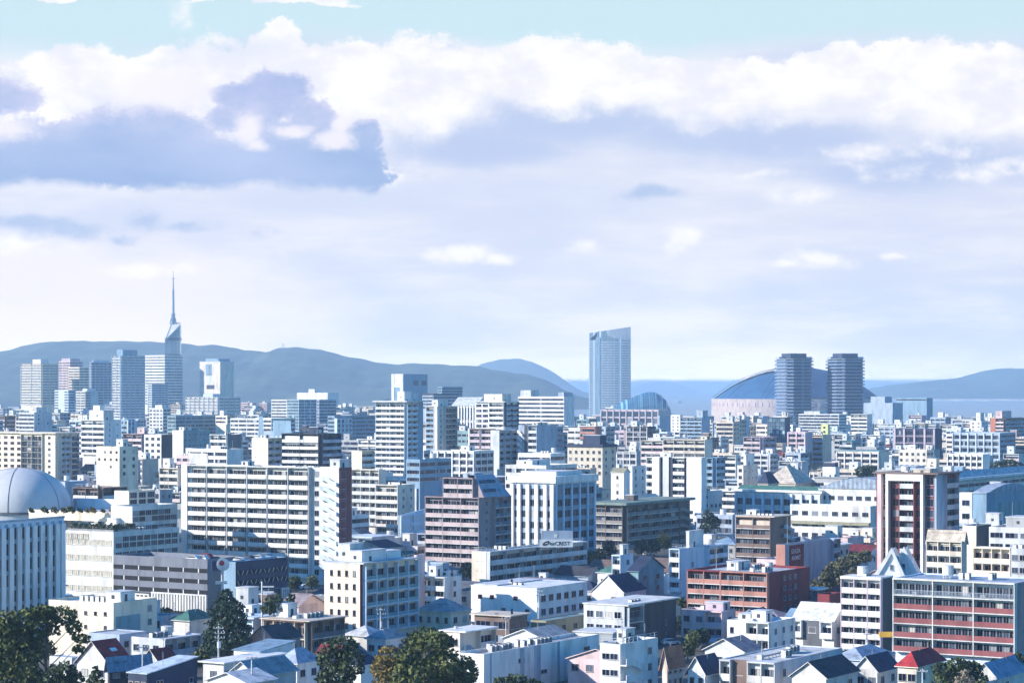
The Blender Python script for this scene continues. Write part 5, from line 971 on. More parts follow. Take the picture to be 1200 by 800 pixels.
b = hb('apartment_building', 'long grey white two tone flats with glass bay at bottom right of centre', 'apartments', 843, 908, 987, 776, 800, 425, 'palegrey', [(0, .2, 'balc', w_(nb=1, nw=1, par='offwhite', d=1)), (.2, .5, 'panel', w_(c='brown')), (.22, .42, 'rib', w_(mt='teal curtain glass', bh=1.8)), (.5, 1, 'balc', w_(nb=2, nw=2, par='offwhite', d=1))], ('win', w_(nb=5, ww=1.2, skip=.2)), roof='offwhite', par=.2, extras=[('ac', .3, .2, 2, 1)], short='two tone flats')
b = hb('house', 'white mansard house with two large roof windows right of the low white flats', 'house', 927, 975, 987, 728, 758, 520, 'white', [(0, .25, 'balc', w_(nb=1, nw=1, par='white', d=1)), (.25, .7, 'panel', w_(c='darkgrey')), (.35, .6, 'win', w_(nb=1, ww=1.8, fr='white')), (.7, 1, 'balc', w_(nb=1, nw=1, par='white', d=1))], ('win', w_(nb=1)), flat=False, extras=[('shed', 'white', 3.4, .3)], short='white mansard house')
hb('shed', 'small dark red block between the salmon block and the slim white block', 'shed', 958, 972, 986, 696, 715, 580, 'darkred', [(0, 1, 'blank')], ('blank',))
b = hb('house', 'white gabled cottage with a navy roof at bottom right of centre', 'house', 806, 826, 846, 786, 800, 430, 'white', ('win', w_(nb=2, ww=.9, wh=1.6)), ('blank',), flat=False, extras=[('gable', 'navy', 2.6)])
b = hb('house', 'cottage under a bright red hipped roof before the red panelled block', 'house', 1052, 1074, 1106, 780, 800, 425, 'cream', ('win', w_(nb=2)), ('win', w_(nb=2, fr='white')), flat=False, extras=[('hip', 'red', 2.3)], short='red roofed cottage')
b = hb('house', 'low house with wide pale tin roof left of the red roofed cottage', 'house', 975, 1012, 1046, 772, 790, 460, 'paleblue', ('win', w_(nb=2)), ('blank',), flat=False, extras=[('hip', 'bluegrey', 1.8)])
for (xl, xc, xr, yt, D, rc, lab) in ((928, 968, 1005, 792, 415, 'charcoal', 'dark roofed cottage at the bottom right below the two tone flats'), (1002, 1028, 1052, 784, 440, 'navy', 'navy roofed cottage just left of the red roofed cottage'), (1140, 1168, 1215, 792, 440, 'steel', 'steel blue roofed cottage at the bottom right corner')):
    hb('house', lab, 'house', xl, xc, xr, yt, 800, D, 'offwhite', ('win', w_(nb=2)), ('win', w_(nb=2)), flat=False, extras=[('gable', rc, 2.4)])
# ------------------------------------------------------------------ lower left
def fins(b, side, f0, f1, z0, z1, n):
    fc = Face(b, side); me = box_mesh(.5, .5, z1 - z0, M('offwhite'), 'fin')
    for i in range(n): fc.put('fin', me, fc.len * (f0 + (f1 - f0) * i / (n - 1)), 0, z0)
    fc.put('fin_rail', box_mesh(fc.len * (f1 - f0) + .5, .55, .35, M('offwhite'), 'fin_rail'), fc.len * f0, 0, z1 + .004)
b = hb('parking_deck', 'dark grey car park with three open slots and white fins, left of the conifer', 'car park', 133, 243, 250, 655, 722, 585, 'deck',
   [(0, 1, 'panel', w_(c='soot', v0=a, v1=c, d=.05, name='slot_shade')) for a, c in ((.775, .845), (.60, .67), (.425, .50), (0, .41))], ('blank',), roof='grey', wr=14, par=1.0, short='grey car park')  # slot panels: near-black colour stands in for the shade inside the openings
DECK_Z = b.zt - 1.0 + .02
fins(b, 'L', .42, .985, 2.2, 6.2, 20); fins(b, 'L', .02, .38, 2.2, 5.6, 9)
fc = Face(b, 'L')
for v in (.775, .60, .425):
    for i in range(6): fc.put('post', box_mesh(.3, .1, b.zt * .068, M('offwhite'), 'post'), fc.len * (i + .7) / 6.3, 0, b.zt * v + .02)
b = hb('parking_deck', 'navy shaded car park wing with white braces, right end of the grey car park', 'car park', 262, 276, 337, 658, 712, 580, 'steel', ('blank',), [(0, 1, 'panel', w_(c='navy', d=.05, v0=.5)), (0, 1, 'panel', w_(c='soot', v0=.775, v1=.85, d=.1, name='slot_shade')), (0, 1, 'panel', w_(c='soot', v0=.61, v1=.685, d=.1, name='slot_shade')), (0, 1, 'panel', w_(c='charcoal', v0=0, v1=.49, d=.05, name='slot_shade'))], roof='steel', par=1.0, short='navy car park wing')  # navy panel and dark slot panels put this face's shade into colour
DECK_Z2 = b.zt - 1.0 + .02
fc = Face(b, 'R'); fins(b, 'R', .02, .5, 2.4, 7.0, 12); fins(b, 'R', .86, .98, 2.4, 7.0, 4)
for lv in (.615, .78):
    for i in range(12):
        br = fc.put('brace', cached('brace' + str(i % 3 > 0), lambda: MB().prism([(0, 0), (.2, 0), (.8, 1.0), (.6, 1.0)] if i % 3 else [(.6, 0), (.8, 0), (.2, 1.0), (0, 1.0)], -.22, -.12).mesh('brace', M('palegrey'))), fc.len * (i + .3) / 12, 0, b.zt * lv)
b = hb('house', 'cream sunlit house with tiny windows and roof machines behind the big tree', 'house', 57, 133, 184, 706, 740, 503, 'cream', [(.35, .95, 'win', w_(nb=4, ww=.7, wh=.8, mull=0, fr='brown', skip=.2))], [(.05, .6, 'panel', w_(c='teal', v1=.75)), (.7, .95, 'win', w_(nb=1, ww=1.3))], roof='white', phi=62, extras=[('ac', .25, .05, 8, 0), ('pent', .2, .55, .02, .25, 2.4, 'white')], short='cream sunlit house')
b = hb('house', 'house with a crimson roof and skylights at lower left', 'house', 90, 128, 153, 776, 800, 440, 'offwhite', ('win', w_(nb=2)), ('win', w_(nb=2)), flat=False, extras=[('gable', 'red', 3.8)], short='crimson roofed house')
m = link('skylight', MB().box(0, 1.6, 0, .8, 0, .12).mesh('skylight', M('white')), b.root, (b.WR * .45, b.WL * .22, b.zt + 1.75)); m.rotation_euler = (R(38), 0, 0)
hb('house', 'blue roofed annex with dark walls right of the crimson roofed house', 'house', 126, 128, 176, 776, 800, 425, 'charcoal', ('blank',), ('win', w_(nb=3)), flat=False, extras=[('gable', 'steel', 1.0)], phi=40)
hb('house', 'small house with a dull crimson roof behind the navy shed roof house', 'house', 170, 184, 204, 770, 790, 465, 'offwhite', ('blank',), ('blank',), flat=False, extras=[('gable', 'darkred', 1.6)])
b = hb('house', 'navy box house with a pale sloping metal roof at lower left', 'house', 150, 172, 231, 789, 800, 415, 'navy', ('win', w_(nb=3, ww=.9, fr='cream')), [(0, .5, 'win', w_(nb=1, ww=1.7, fr='white')), (.8, .95, 'win', w_(nb=1, ww=1.0, wh=1.0, fr='white'))], flat=False, extras=[('shed', 'paleblue', 1.6, .25)], short='navy box house')
b = hb('apartment_building', 'grey two storey house with a roof garden at lower left', 'house', 154, 193, 237, 748, 772, 485, 'palegrey', ('win', w_(nb=3)), ('balc', w_(nb=3, nw=2, par='bluegrey', d=1)), roof='offwhite', clutter=3, short='grey roof garden house')
b = hb('house', 'house under a bright green tin roof in front of the car park', 'house', 200, 222, 252, 726, 740, 530, 'offwhite', ('blank',), ('blank',), flat=False, extras=[('hip', 'green', 1.9)])
hb('house', 'flat grey roofed house below the cream sunlit house', 'house', 104, 140, 172, 743, 760, 490, 'bluegrey', ('blank',), ('win', w_(nb=2)), roof='palegrey', par=.2)
b = hb('apartment_building', 'brown two storey lodging with a flat beige roof right of the conifer', 'apartments', 308, 362, 404, 728, 760, 490, 'brown', ('balc', w_(nb=4, nw=2, par='brown', finc='beige', d=1)), ('balc', w_(nb=3, nw=2, par='darkgrey', d=1)), roof='beige', par=.15, extras=[('slab', 'beige', .5, .2)], short='brown lodging')
b = hb('house', 'brown house with a charcoal gable in front of the brown lodging', 'house', 293, 322, 352, 748, 765, 470, 'purplebrown', ('win', w_(nb=2)), ('win', w_(nb=2)), flat=False, extras=[('gable', 'charcoal', 2.4)])
b = hb('house', 'pale pink stair house beside the purple sloping roof below the long slab', 'house', 325, 346, 380, 709, 726, 545, 'pink', ('stair', w_(par='pink')), ('blank',), flat=False, extras=[('gabley', 'purplebrown', 2.2)])
hb('house', 'small white cube house left of the cream block with blue balconies', 'house', 360, 366, 380, 698, 718, 560, 'white', ('blank',), ('win', w_(nb=1)))
b = hb('house', 'white blue flat house with steel roof below the conifer', 'house', 274, 305, 345, 763, 780, 455, 'white', ('win', w_(nb=1)), ('win', w_(nb=2)), roof='steel', flat=False, extras=[('shed', 'steel', 1.0, .3)])
b = hb('house', 'bungalow with a flat white roof at lower left centre', 'house', 238, 262, 334, 777, 790, 440, 'offwhite', ('win', w_(nb=1)), ('rib', w_(nb=2)), roof='white', par=.1, extras=[('slab', 'white', .7, .25)])
b = hb('house', 'house with a blue grey hipped roof left of the dark round tree', 'house', 326, 348, 374, 776, 800, 445, 'white', ('win', w_(nb=2)), ('win', w_(nb=2)), flat=False, extras=[('hip', 'bluegrey', 2.4)])
b = hb('house', 'house with a dark tiled gable at bottom left centre', 'house', 268, 300, 347, 790, 800, 420, 'palegrey', ('win', w_(nb=1)), ('blank',), flat=False, extras=[('gable', 'grey', 2.2)])
b = hb('house', 'house with a low white tin roof at the bottom below the bungalow', 'house', 243, 290, 322, 799, 800, 405, 'white', ('blank',), ('blank',), flat=False, extras=[('gable', 'white', 1.5)])
b = hb('house', 'white stucco houses end wall behind the yellow tree', 'house', 430, 452, 475, 748, 765, 500, 'white', ('win', w_(nb=2)), ('win', w_(nb=2)), flat=False, extras=[('hip', 'grey', 1.8)])
b = hb('house', 'white house with a pale hip roof under the cream block', 'house', 405, 432, 452, 744, 760, 512, 'offwhite', ('blank',), ('win', w_(nb=2)), flat=False, extras=[('hip', 'palegrey', 1.8)])
b = hb('house', 'white house with a flat roof seen through the big tree branches', 'house', 58, 84, 100, 770, 800, 462, 'offwhite', ('win', w_(nb=3)), ('win', w_(nb=1)), roof='palegrey', par=.15)
b = hb('house', 'teal grey flat house in front of the sunlit white wall side', 'house', 622, 640, 694, 727, 748, 530, 'olive', ('win', w_(nb=1)), ('win', w_(nb=4, ww=1.6)), roof='teal', par=.2)
# ------------------------------------------------------------------ trees
def leaf_mat(key, c0, c1, sc=.55):
    if key in MATS: return MATS[key]
    mt, nt, bs = nodes(key); tc = nnode(nt, 'ShaderNodeTexCoord')
    a = nnode(nt, 'ShaderNodeTexNoise'); a.inputs['Scale'].default_value = sc; a.inputs['Detail'].default_value = 5; a.inputs['Roughness'].default_value = .7; lk(nt, tc.outputs['Object'], a.inputs['Vector'])
    rp = nnode(nt, 'ShaderNodeValToRGB'); e = rp.color_ramp.elements; e[0].position = .34; e[0].color = c0 + (1,); e[1].position = .66; e[1].color = c1 + (1,)
    lk(nt, a.outputs['Fac'], rp.inputs[0]); lk(nt, rp.outputs[0], bs.inputs['Base Color']); bs.inputs['Roughness'].default_value = .6; bs.inputs['Specular IOR Level'].default_value = .25
    MATS[key] = mt; return mt
LM = dict(dark=((.012, .024, .012), (.078, .112, .042)), green=((.02, .035, .012), (.15, .17, .04)), conifer=((.012, .03, .024), (.04, .075, .045)), olive=((.045, .05, .025), (.17, .165, .085)),
          yellow=((.10, .075, .02), (.30, .22, .06)), bare=((.20, .16, .11), (.36, .30, .22)))
bark = surf('bark', (.12, .085, .06), .9, .3, 2.0)
def crown_mesh(clumps, leaf, dens, r, seed=0):
    q = np.random.RandomState(seed); V = []; Fc = []
    for (c, rad) in clumps:
        n = int(dens * (rad[0] * rad[2] + rad[1] * rad[2]) / (leaf * leaf) * 5.2) + 12
        d = q.normal(size=(n, 3)); d /= np.linalg.norm(d, axis=1)[:, None]
        rr_ = q.uniform(.25, 1.0, n) ** .45 * (1 + .16 * np.sin(d[:, 0] * 7 + seed) * np.sin(d[:, 2] * 6 + d[:, 1] * 5))
        p = np.array(c) + d * rr_[:, None] * np.array(rad)
        a = q.normal(size=(n, 3)) * .7 + d * np.array([.2, .2, .2]); t = np.cross(a, q.normal(size=(n, 3))); t /= np.linalg.norm(t, axis=1)[:, None] + 1e-9
        b_ = np.cross(a, t); b_ /= np.linalg.norm(b_, axis=1)[:, None] + 1e-9
        s = leaf * q.uniform(.6, 1.3, n)[:, None]
        for k in range(n):
            i = len(V); e, f = t[k] * s[k], b_[k] * s[k] * .75
            V += [tuple(p[k] - e), tuple(p[k] - f), tuple(p[k] + e), tuple(p[k] + f)]; Fc.append((i, i + 1, i + 2, i + 3))
    m = MB(); m.v = V; m.f = Fc; m.m = [0] * len(Fc); return m
def tree(name, label, D, x0, clumps_px, kind, leaf=.42, dens=1.0, trunk=(0, .35), cat='tree', group=None, zbase=0., limbs=True):
    """clumps_px: (px, py, rx, ry) blobs of the crown in photo pixels at distance D; each gets its own real depth"""
    ox = gx(x0, D); t = thing(name, label, cat, (ox, D, zbase), 0, group); cl = []; q = random.Random(int(x0 * 7 + D))
    for (px, py, rx, ry) in clumps_px:
        ax, az = rx * D / FOC, ry * D / FOC
        cl.append(((gx(px, D) - ox, q.uniform(-.5, .5) * ax, gz(py, D) - zbase), (ax, ax * .95, az)))
    link('crown', crown_mesh(cl, leaf, dens, 0, int(x0)).mesh('crown', leaf_mat('leaves ' + kind, *LM[kind])), t)
    m = MB(); low = min(c[0][2] for c in cl); r = trunk[1]; top = max(low, 1.5)
    st = [max(top * .8, c[2] - .9 * math.hypot(c[0] - trunk[0] * .6, c[1])) for c, _ in cl]; m.tube((trunk[0], 0, 0), (trunk[0] * .6, 0, max([top] + [z for z in st if limbs])), r, r * .45, 8)
    if limbs:
        for (c, rad), z in zip(cl, st): m.tube((trunk[0] * .6, 0, z), tuple(np.array(c) * np.array((.9, .9, 1.0))), r * .34, r * .08, 5)
    link('trunk', m.mesh('trunk', bark), t)
    xs = [p[0] - p[2] for p in clumps_px] + [p[0] + p[2] for p in clumps_px]
    SCREEN.append((D, min(xs), max(xs), min(p[1] - p[3] for p in clumps_px), max(p[1] + p[3] * .5 for p in clumps_px), t, None))
    return t
rt = random.Random(5)
tree('broadleaf_tree', 'large dark spreading tree with an umbrella crown at the lower left corner', 385, 54,
     [(48, 722, 22, 13), (72, 722, 18, 12), (30, 726, 20, 14), (10, 730, 18, 16), (-8, 745, 18, 22), (86, 735, 10, 9), (22, 752, 20, 18), (4, 775, 22, 22), (30, 780, 17, 20), (60, 738, 12, 6), (42, 742, 12, 9), (95, 748, 11, 6), (92, 760, 8, 5), (50, 715, 14, 7), (10, 750, 20, 20), (34, 764, 16, 18), (16, 792, 24, 18), (40, 796, 16, 14), (-10, 770, 16, 26)], 'green', .34, 1.0, (0, .34))
tree('broadleaf_tree', 'dark shrubby tree under the large umbrella crowned tree', 370, 78, [(62, 792, 12, 12), (76, 786, 13, 11), (88, 795, 10, 10), (70, 800, 14, 10)], 'dark', .32, 1.0, (0, .2))
tree('pine_tree', 'small dark pine in front of the crimson roofed house', 400, 112, [(112, 790, 7, 5), (108, 797, 7, 5), (117, 799, 7, 5), (112, 784, 4, 4)], 'dark', .3, 1.0, (0, .15))
tree('conifer', 'tall dark pointed conifer beside the grey car park', 470, 266,
     [(266, 696, 8, 7), (264, 706, 14, 8), (272, 712, 15, 8), (258, 718, 16, 9), (275, 724, 17, 9), (262, 732, 21, 10), (280, 738, 15, 10), (250, 744, 13, 9), (270, 748, 24, 11), (284, 752, 11, 8), (258, 758, 20, 10), (276, 764, 18, 10)], 'conifer', .34, 1.15, (0, .4))
tree('broadleaf_tree', 'dark round tree behind the light mast, right of the conifer', 500, 321, [(321, 705, 11, 9), (314, 712, 9, 8), (328, 712, 8, 8)], 'dark', .36, 1.0, (0, .25))
tree('broadleaf_tree', 'dark tree at bottom left of the yellow tree', 410, 398, [(400, 758, 20, 12), (386, 772, 15, 15), (412, 775, 17, 17), (396, 792, 22, 14), (380, 795, 10, 10)], 'dark', .34, 1.1, (0, .3))
tree('bamboo', 'yellowish feathery tree between two dark green trees at bottom centre', 400, 458, [(455, 768, 15, 12), (448, 782, 14, 14), (464, 785, 15, 15), (455, 798, 18, 12)], 'yellow', .28, 1.1, (0, .2))
tree('broadleaf_tree', 'biggest round green tree at bottom centre', 395, 510, [(505, 752, 25, 13), (480, 770, 16, 14), (520, 776, 24, 18), (545, 786, 15, 18), (495, 788, 26, 18), (535, 800, 26, 14), (470, 795, 14, 14)], 'green', .34, 1.15, (0, .4))
tree('broadleaf_tree', 'very dark tree top peeking behind the biggest round green tree', 415, 498, [(500, 745, 22, 9), (484, 752, 13, 9), (520, 752, 14, 9)], 'dark', .34, 1.1, (0, .3))
tree('broadleaf_tree', 'low dark bushy tree at the bottom edge before the pale blue building', 390, 606, [(590, 799, 14, 7), (606, 797, 13, 8), (624, 800, 13, 6)], 'dark', .32, 1.0, (0, .2))
tree('broadleaf_tree', 'olive green tree between the maroon sign board block and the white framed tower', 625, 992, [(968, 674, 9, 8), (978, 666, 11, 8), (990, 660, 12, 8), (1002, 655, 12, 8), (1014, 651, 10, 7), (985, 680, 16, 12), (1005, 675, 14, 14), (966, 686, 8, 9)], 'olive', .42, 1.1, (0, .4))
tree('broadleaf_tree', 'dark bushy tree right of the red roofed cottage', 415, 1118, [(1105, 784, 15, 9), (1122, 778, 16, 8), (1140, 784, 12, 9), (1115, 796, 22, 9), (1148, 796, 10, 8)], 'dark', .34, 1.1, (0, .3))
tree('bare_tree', 'pale leafless tree in front of the dark bushy tree at bottom right', 395, 1130, [(1130, 790, 6, 7), (1124, 797, 6, 7), (1137, 798, 6, 7)], 'bare', .2, .5, (0, .15))
tree('broadleaf_tree', 'dark shrub against the foot of the grey framed block', 455, 1170, [(1168, 776, 8, 5), (1180, 778, 10, 7), (1193, 772, 8, 8), (1196, 782, 8, 6)], 'dark', .32, 1.0, (0, .2))
tree('broadleaf_tree', 'dark trees left of the white school, seen beside the tall white slab', 800, 832, [(830, 606, 7, 9), (838, 612, 7, 8), (826, 618, 6, 6)], 'conifer', .5, 1.0, (0, .3))
tree('broadleaf_tree', 'dark evergreen beyond the school hall with curved roof', 1050, 1016, [(1010, 552, 8, 6), (1020, 550, 8, 6), (1016, 558, 10, 5)], 'conifer', .6, 1.0, (0, .3))
tree('broadleaf_tree', 'dark tree clump behind the long white roofed hall', 1100, 1180, [(1168, 545, 9, 5), (1182, 543, 10, 6), (1194, 546, 9, 5)], 'conifer', .6, 1.0, (0, .3))
tree('broadleaf_tree', 'small dark tree right of the navy car park wing', 520, 345, [(342, 700, 5, 5), (338, 705, 5, 5)], 'dark', .36, 1.0, (0, .2))
for i, (px, s, kd, lab) in enumerate(((36, 3, 'dark', 'tiny dark shrub before the left half of the grey dome'), (52, 4, 'dark', 'round dark shrub below the grey dome on the hospital terrace'), (63, 4, 'olive', 'olive shrub at the right half of the grey dome foot'),
        (74, 3.5, 'olive', 'olive shrub just right of the round dark terrace shrub'), (82, 4.5, 'green', 'taller green shrub at the right edge of the grey dome'), (93, 3, 'dark', 'low dark shrub before the white terrace wall'),
        (101, 2.6, 'olive', 'thin olive shrub at the middle of the white terrace wall'), (108, 3.6, 'yellow', 'yellow tinted shrub on the hospital terrace'), (120, 2.6, 'olive', 'low olive shrub right of the yellow tinted shrub'), (130, 2.4, 'yellow', 'reddish yellow shrub at the right end of the terrace'))):
    tree('shrub', lab, 674, px, [(px, 599 - s * .6, s, s * .8), (px + s * .8, 600 - s * .3, s * .7, s * .5)], kd, .3, 1.1, (0, .06), 'shrub', 'shrubs on the hospital terrace', gz(602.5, 674), limbs=False)
fs = thing('garden_screen', 'dark planted screen along the lower hospital terrace', 'hedge', (HOSP.root.location.x, HOSP.root.location.y, HOSP.zt + .02), R(PHI))
hm = crown_mesh([((1.4 + .1 * (i % 3), .8 + i * 1.35, .9), (.9, .9, 1.0 + .2 * (i % 2))) for i in range(int(HOSP.WL / 1.4))] + [((1.5 + i * 1.35, 1.5, .9), (.9, .9, 1.05)) for i in range(7)], .3, 1.0, 0, 3)
link('foliage', hm.mesh('foliage', leaf_mat('leaves dark', *LM['dark'])), fs)
link('planter', MB().box(.5, 1.2, .5, HOSP.WL - .5, 0, .5).box(1.25, 11, .5, 1.2, 0, .5).mesh('planter', M('grey')), fs)

# ------------------------------------------------------------------ poles, masts, cars, ship
def pole(name, label, px, ytop, D, arms=2, group='utility poles'):
    h = gz(ytop, D); t = thing(name, label, 'utility pole', (gx(px, D), D, 0), R(rt.uniform(-20, 20)), group)
    link('shaft', MB().tube((0, 0, 0), (0, 0, h), .19, .11, 8).mesh('shaft', M('palegrey')), t)
    for k in range(arms):
        a = link('crossarm', MB().box(-.95, .95, -.06, .06, 0, .12).mesh('crossarm', M('grey')), t, (.25 if k else 0, -.2, h - .5 - k * .9))
        for x in (-.85, -.3, .3, .85): link('insulator', cached('insu', lambda: MB().tube((0, 0, .12), (0, 0, .36), .07, .05, 6).mesh('insulator', M('white'))), a, (x, 0, 0))
    if arms > 1: link('transformer', MB().tube((.1, -.45, h - 4.1), (.1, -.45, h - 2.9), .34, .34, 10).mesh('transformer', M('palegrey')), t)
    return t
pole('utility_pole', 'pale utility pole with crossarms standing before the conifer', 256, 733, 452, 3)
pole('utility_pole', 'utility pole rising above the low white roofs at lower left', 295, 767, 410, 1)
pole('utility_pole', 'utility pole before the blue framed balconies of the cream block', 446, 712, 520, 2)  # the balconies' blue is shade put into colour
pole('utility_pole', 'thin utility pole beside the crimson roofed house', 167, 755, 425, 1)
pole('utility_pole', 'utility pole between the brown overhanging house and the stair house', 593, 722, 505, 1)
pole('utility_pole', 'utility pole before the slim white balconied block', 1015, 735, 480, 2)
pole('utility_pole', 'utility pole before the red roofed cottage', 1081, 783, 410, 1)
pole('utility_pole', 'utility pole before the sunlit white wall windows', 631, 690, 540, 2)
t = thing('light_mast', 'tall white light mast with two arms right of the conifer', 'light mast', (gx(307, 500), 500, 0), 0); h = gz(681, 500)
link('shaft', MB().tube((0, 0, 0), (0, 0, h), .22, .16, 8).mesh('shaft', M('white')), t)
for k in (0, 1.1): link('arm', MB().box(0, 2.4, -.12, .12, 0, .28).mesh('arm', M('white')), t, (.1, 0, h - 1.2 - k))
t = thing('sign_pole', 'tall pole sign with a round white and red disc before the navy car park wing', 'sign', (gx(260, 560), 560, 0), R(20)); h = gz(661, 560)  # the wing's navy is shade put into colour
link('shaft', MB().tube((-.0, 0, 0), (0, 0, h), .2, .2, 8).mesh('shaft', M('palegrey')), t)
d = link('disc', MB().vprism([(1.5 * math.cos(i * .3142), 1.5 * math.sin(i * .3142)) for i in range(20)], 0, .3).mesh('disc', M('white')), t, (.2, -.3, h)); d.rotation_euler = (R(90), 0, 0)
e = link('emblem', MB().vprism([(.62 * math.cos(i * .5236) - .35, .62 * math.sin(i * .5236) + .35) for i in range(12)], .304, .36).mesh('emblem', M('red')), d)
link('sign_box', MB().box(-2.4, -.3, -.3, .1, -1.4, .9).mesh('sign_box', M('navy')), t, (0, 0, h)); link('sign_box', MB().box(-1.5, 1.2, -.3, .1, -4.6, -3.9).mesh('sign_box', M('offwhite')), t, (0, 0, h))
t = thing('yellow_sign', 'yellow projecting sign between the slim white block and the grey framed block', 'sign', (gx(1038, 500), 500, gz(746, 500)), R(5))
link('sign_board', MB().box(-1.4, 1.4, -.2, .2, 0, 1.1).mesh('sign_board', M('yellow')), t); link('bracket', MB().box(-1.5, 1.6, .2, .32, .45, .6).mesh('bracket', M('darkgrey')), t)
link('post', MB().box(1.4, 1.56, .2, .34, -gz(746, 500), .6).mesh('post', M('grey')), t)
def car(label, x, y, z, rz, c, group):
    t = thing('parked_car', label, 'car', (x, y, z), rz, group)
    def body():
        m = MB(); m.prism([(-2.1, .3), (2.1, .3), (2.1, .75), (1.25, .9), (.7, 1.4), (-1.2, 1.42), (-1.95, .95), (-2.1, .8)], -.82, .82); return m.mesh('body', M(c))
    link('body', cached(('car', c), body), t)
    link('windows', cached('carwin', lambda: MB().prism([(1.15, .92), (.66, 1.36), (-1.12, 1.37), (-1.75, .95)], -.835, .835).mesh('windows', M('charcoal'))), t)
    for a in (-1.3, 1.3):
        for q in (-.78, .78): link('wheel', cached('wheel', lambda: MB().tube((0, -.1, .32), (0, .1, .32), .32, .32, 12).mesh('wheel', M('charcoal'))), t, (a, q, 0))
    return t
def deck_car(px, D, z, c, label): car(label, gx(px, D), D, z, R(PHI + 90 + rt.choice((0, 180))), c, 'cars on the car park roof')
zd = DECK_Z
for i, (px, dd, c, lab) in enumerate(((226, 592, 'white', 'white car parked on the grey car park roof, leftmost of the roof cars'), (231, 596, 'darkgrey', 'dark grey car parked on the grey car park roof'), (236, 593, 'offwhite', 'off white car parked near the front corner of the grey car park roof'), (240, 600, 'red', 'red car parked on the grey car park roof'))): deck_car(px, dd, zd, c, lab)
zd2 = DECK_Z2
for i, (px, dd, c, lab) in enumerate(((283, 590, 'white', 'white car parked on the navy car park wing roof'), (292, 595, 'charcoal', 'black car parked on the navy car park wing roof'), (302, 598, 'palegrey', 'silver car parked on the navy car park wing roof'), (312, 604, 'steel', 'blue car parked on the navy car park wing roof'))): deck_car(px, dd, zd2, c, lab)
car('white car parked by the foot of the sunlit white wall', gx(626, 540), 536, 0, R(10), 'white', None)
D = 9500; t = thing('ship', 'small white ship far out on the bay right of the glass hall', 'ship', (gx(796, D), D, -1.6), R(12))
link('hull', MB().prism([(-14, 2), (-12, 0), (12, 0), (17, 4), (-14, 4)], -3, 3).mesh('hull', M('white')), t); link('cabin', MB().box(-9, 5, -2.4, 2.4, 4.003, 10).mesh('cabin', M('white')), t); link('funnel', MB().box(-5, -2, -1, 1, 10.003, 13).mesh('funnel', M('offwhite')), t)

# ------------------------------------------------------------------ the rest of the city: individual blocks and houses on the street grid
U2 = Vector((math.cos(R(PHI)), math.sin(R(PHI)))); V2 = Vector((-U2.y, U2.x))
fr = random.Random(4)
def skyline(x):
    if x > 1088: return 487
    if x > 1010: return 482
    if 786 < x <= 860: return 487
    if 672 < x < 716: return 486
    if x < 30: return 474
    return 469
cands = []
du = 18.5
Umin, Umax = -900, 3700
iu = Umin
while iu < Umax:
    iv = -3000
    while iv < 3600:
        p = U2 * (iu + fr.uniform(-4, 4)) + V2 * (iv + fr.uniform(-4, 4)); D = p.y
        if 395 < D < 3480 and abs(p.x) < D * .222:
            cands.append((p.x, D))
        iv += du
    iu += du
HERO = [s for s in SCREEN]
placed = []; feet = list(FOOT)
fr.shuffle(cands)
small = []
iu = Umin
while iu < 2300:
    iv = -2200
    while iv < 2600:
        p = U2 * (iu + fr.uniform(-3, 3)) + V2 * (iv + fr.uniform(-3, 3))
        if 395 < p.y < 2300 and abs(p.x) < p.y * .222: small.append((p.x, p.y))
        iv += 11
    iu += 11
fr.shuffle(small)
NBIG = len(cands); cands = cands + small
def hit(f, fs, mg=1.5):
    return any(f[0] < q[1] + mg and f[1] > q[0] - mg and f[2] < q[3] + mg and f[3] > q[2] - mg for q in fs)
feet_hero = list(FOOT); bucket = {}
def near_feet(f):
    k0, k1 = int(f[0] // 60), int(f[2] // 60)
    return [q for a in (-1, 0, 1) for c in (-1, 0, 1) for q in bucket.get((k0 + a, k1 + c), ())]
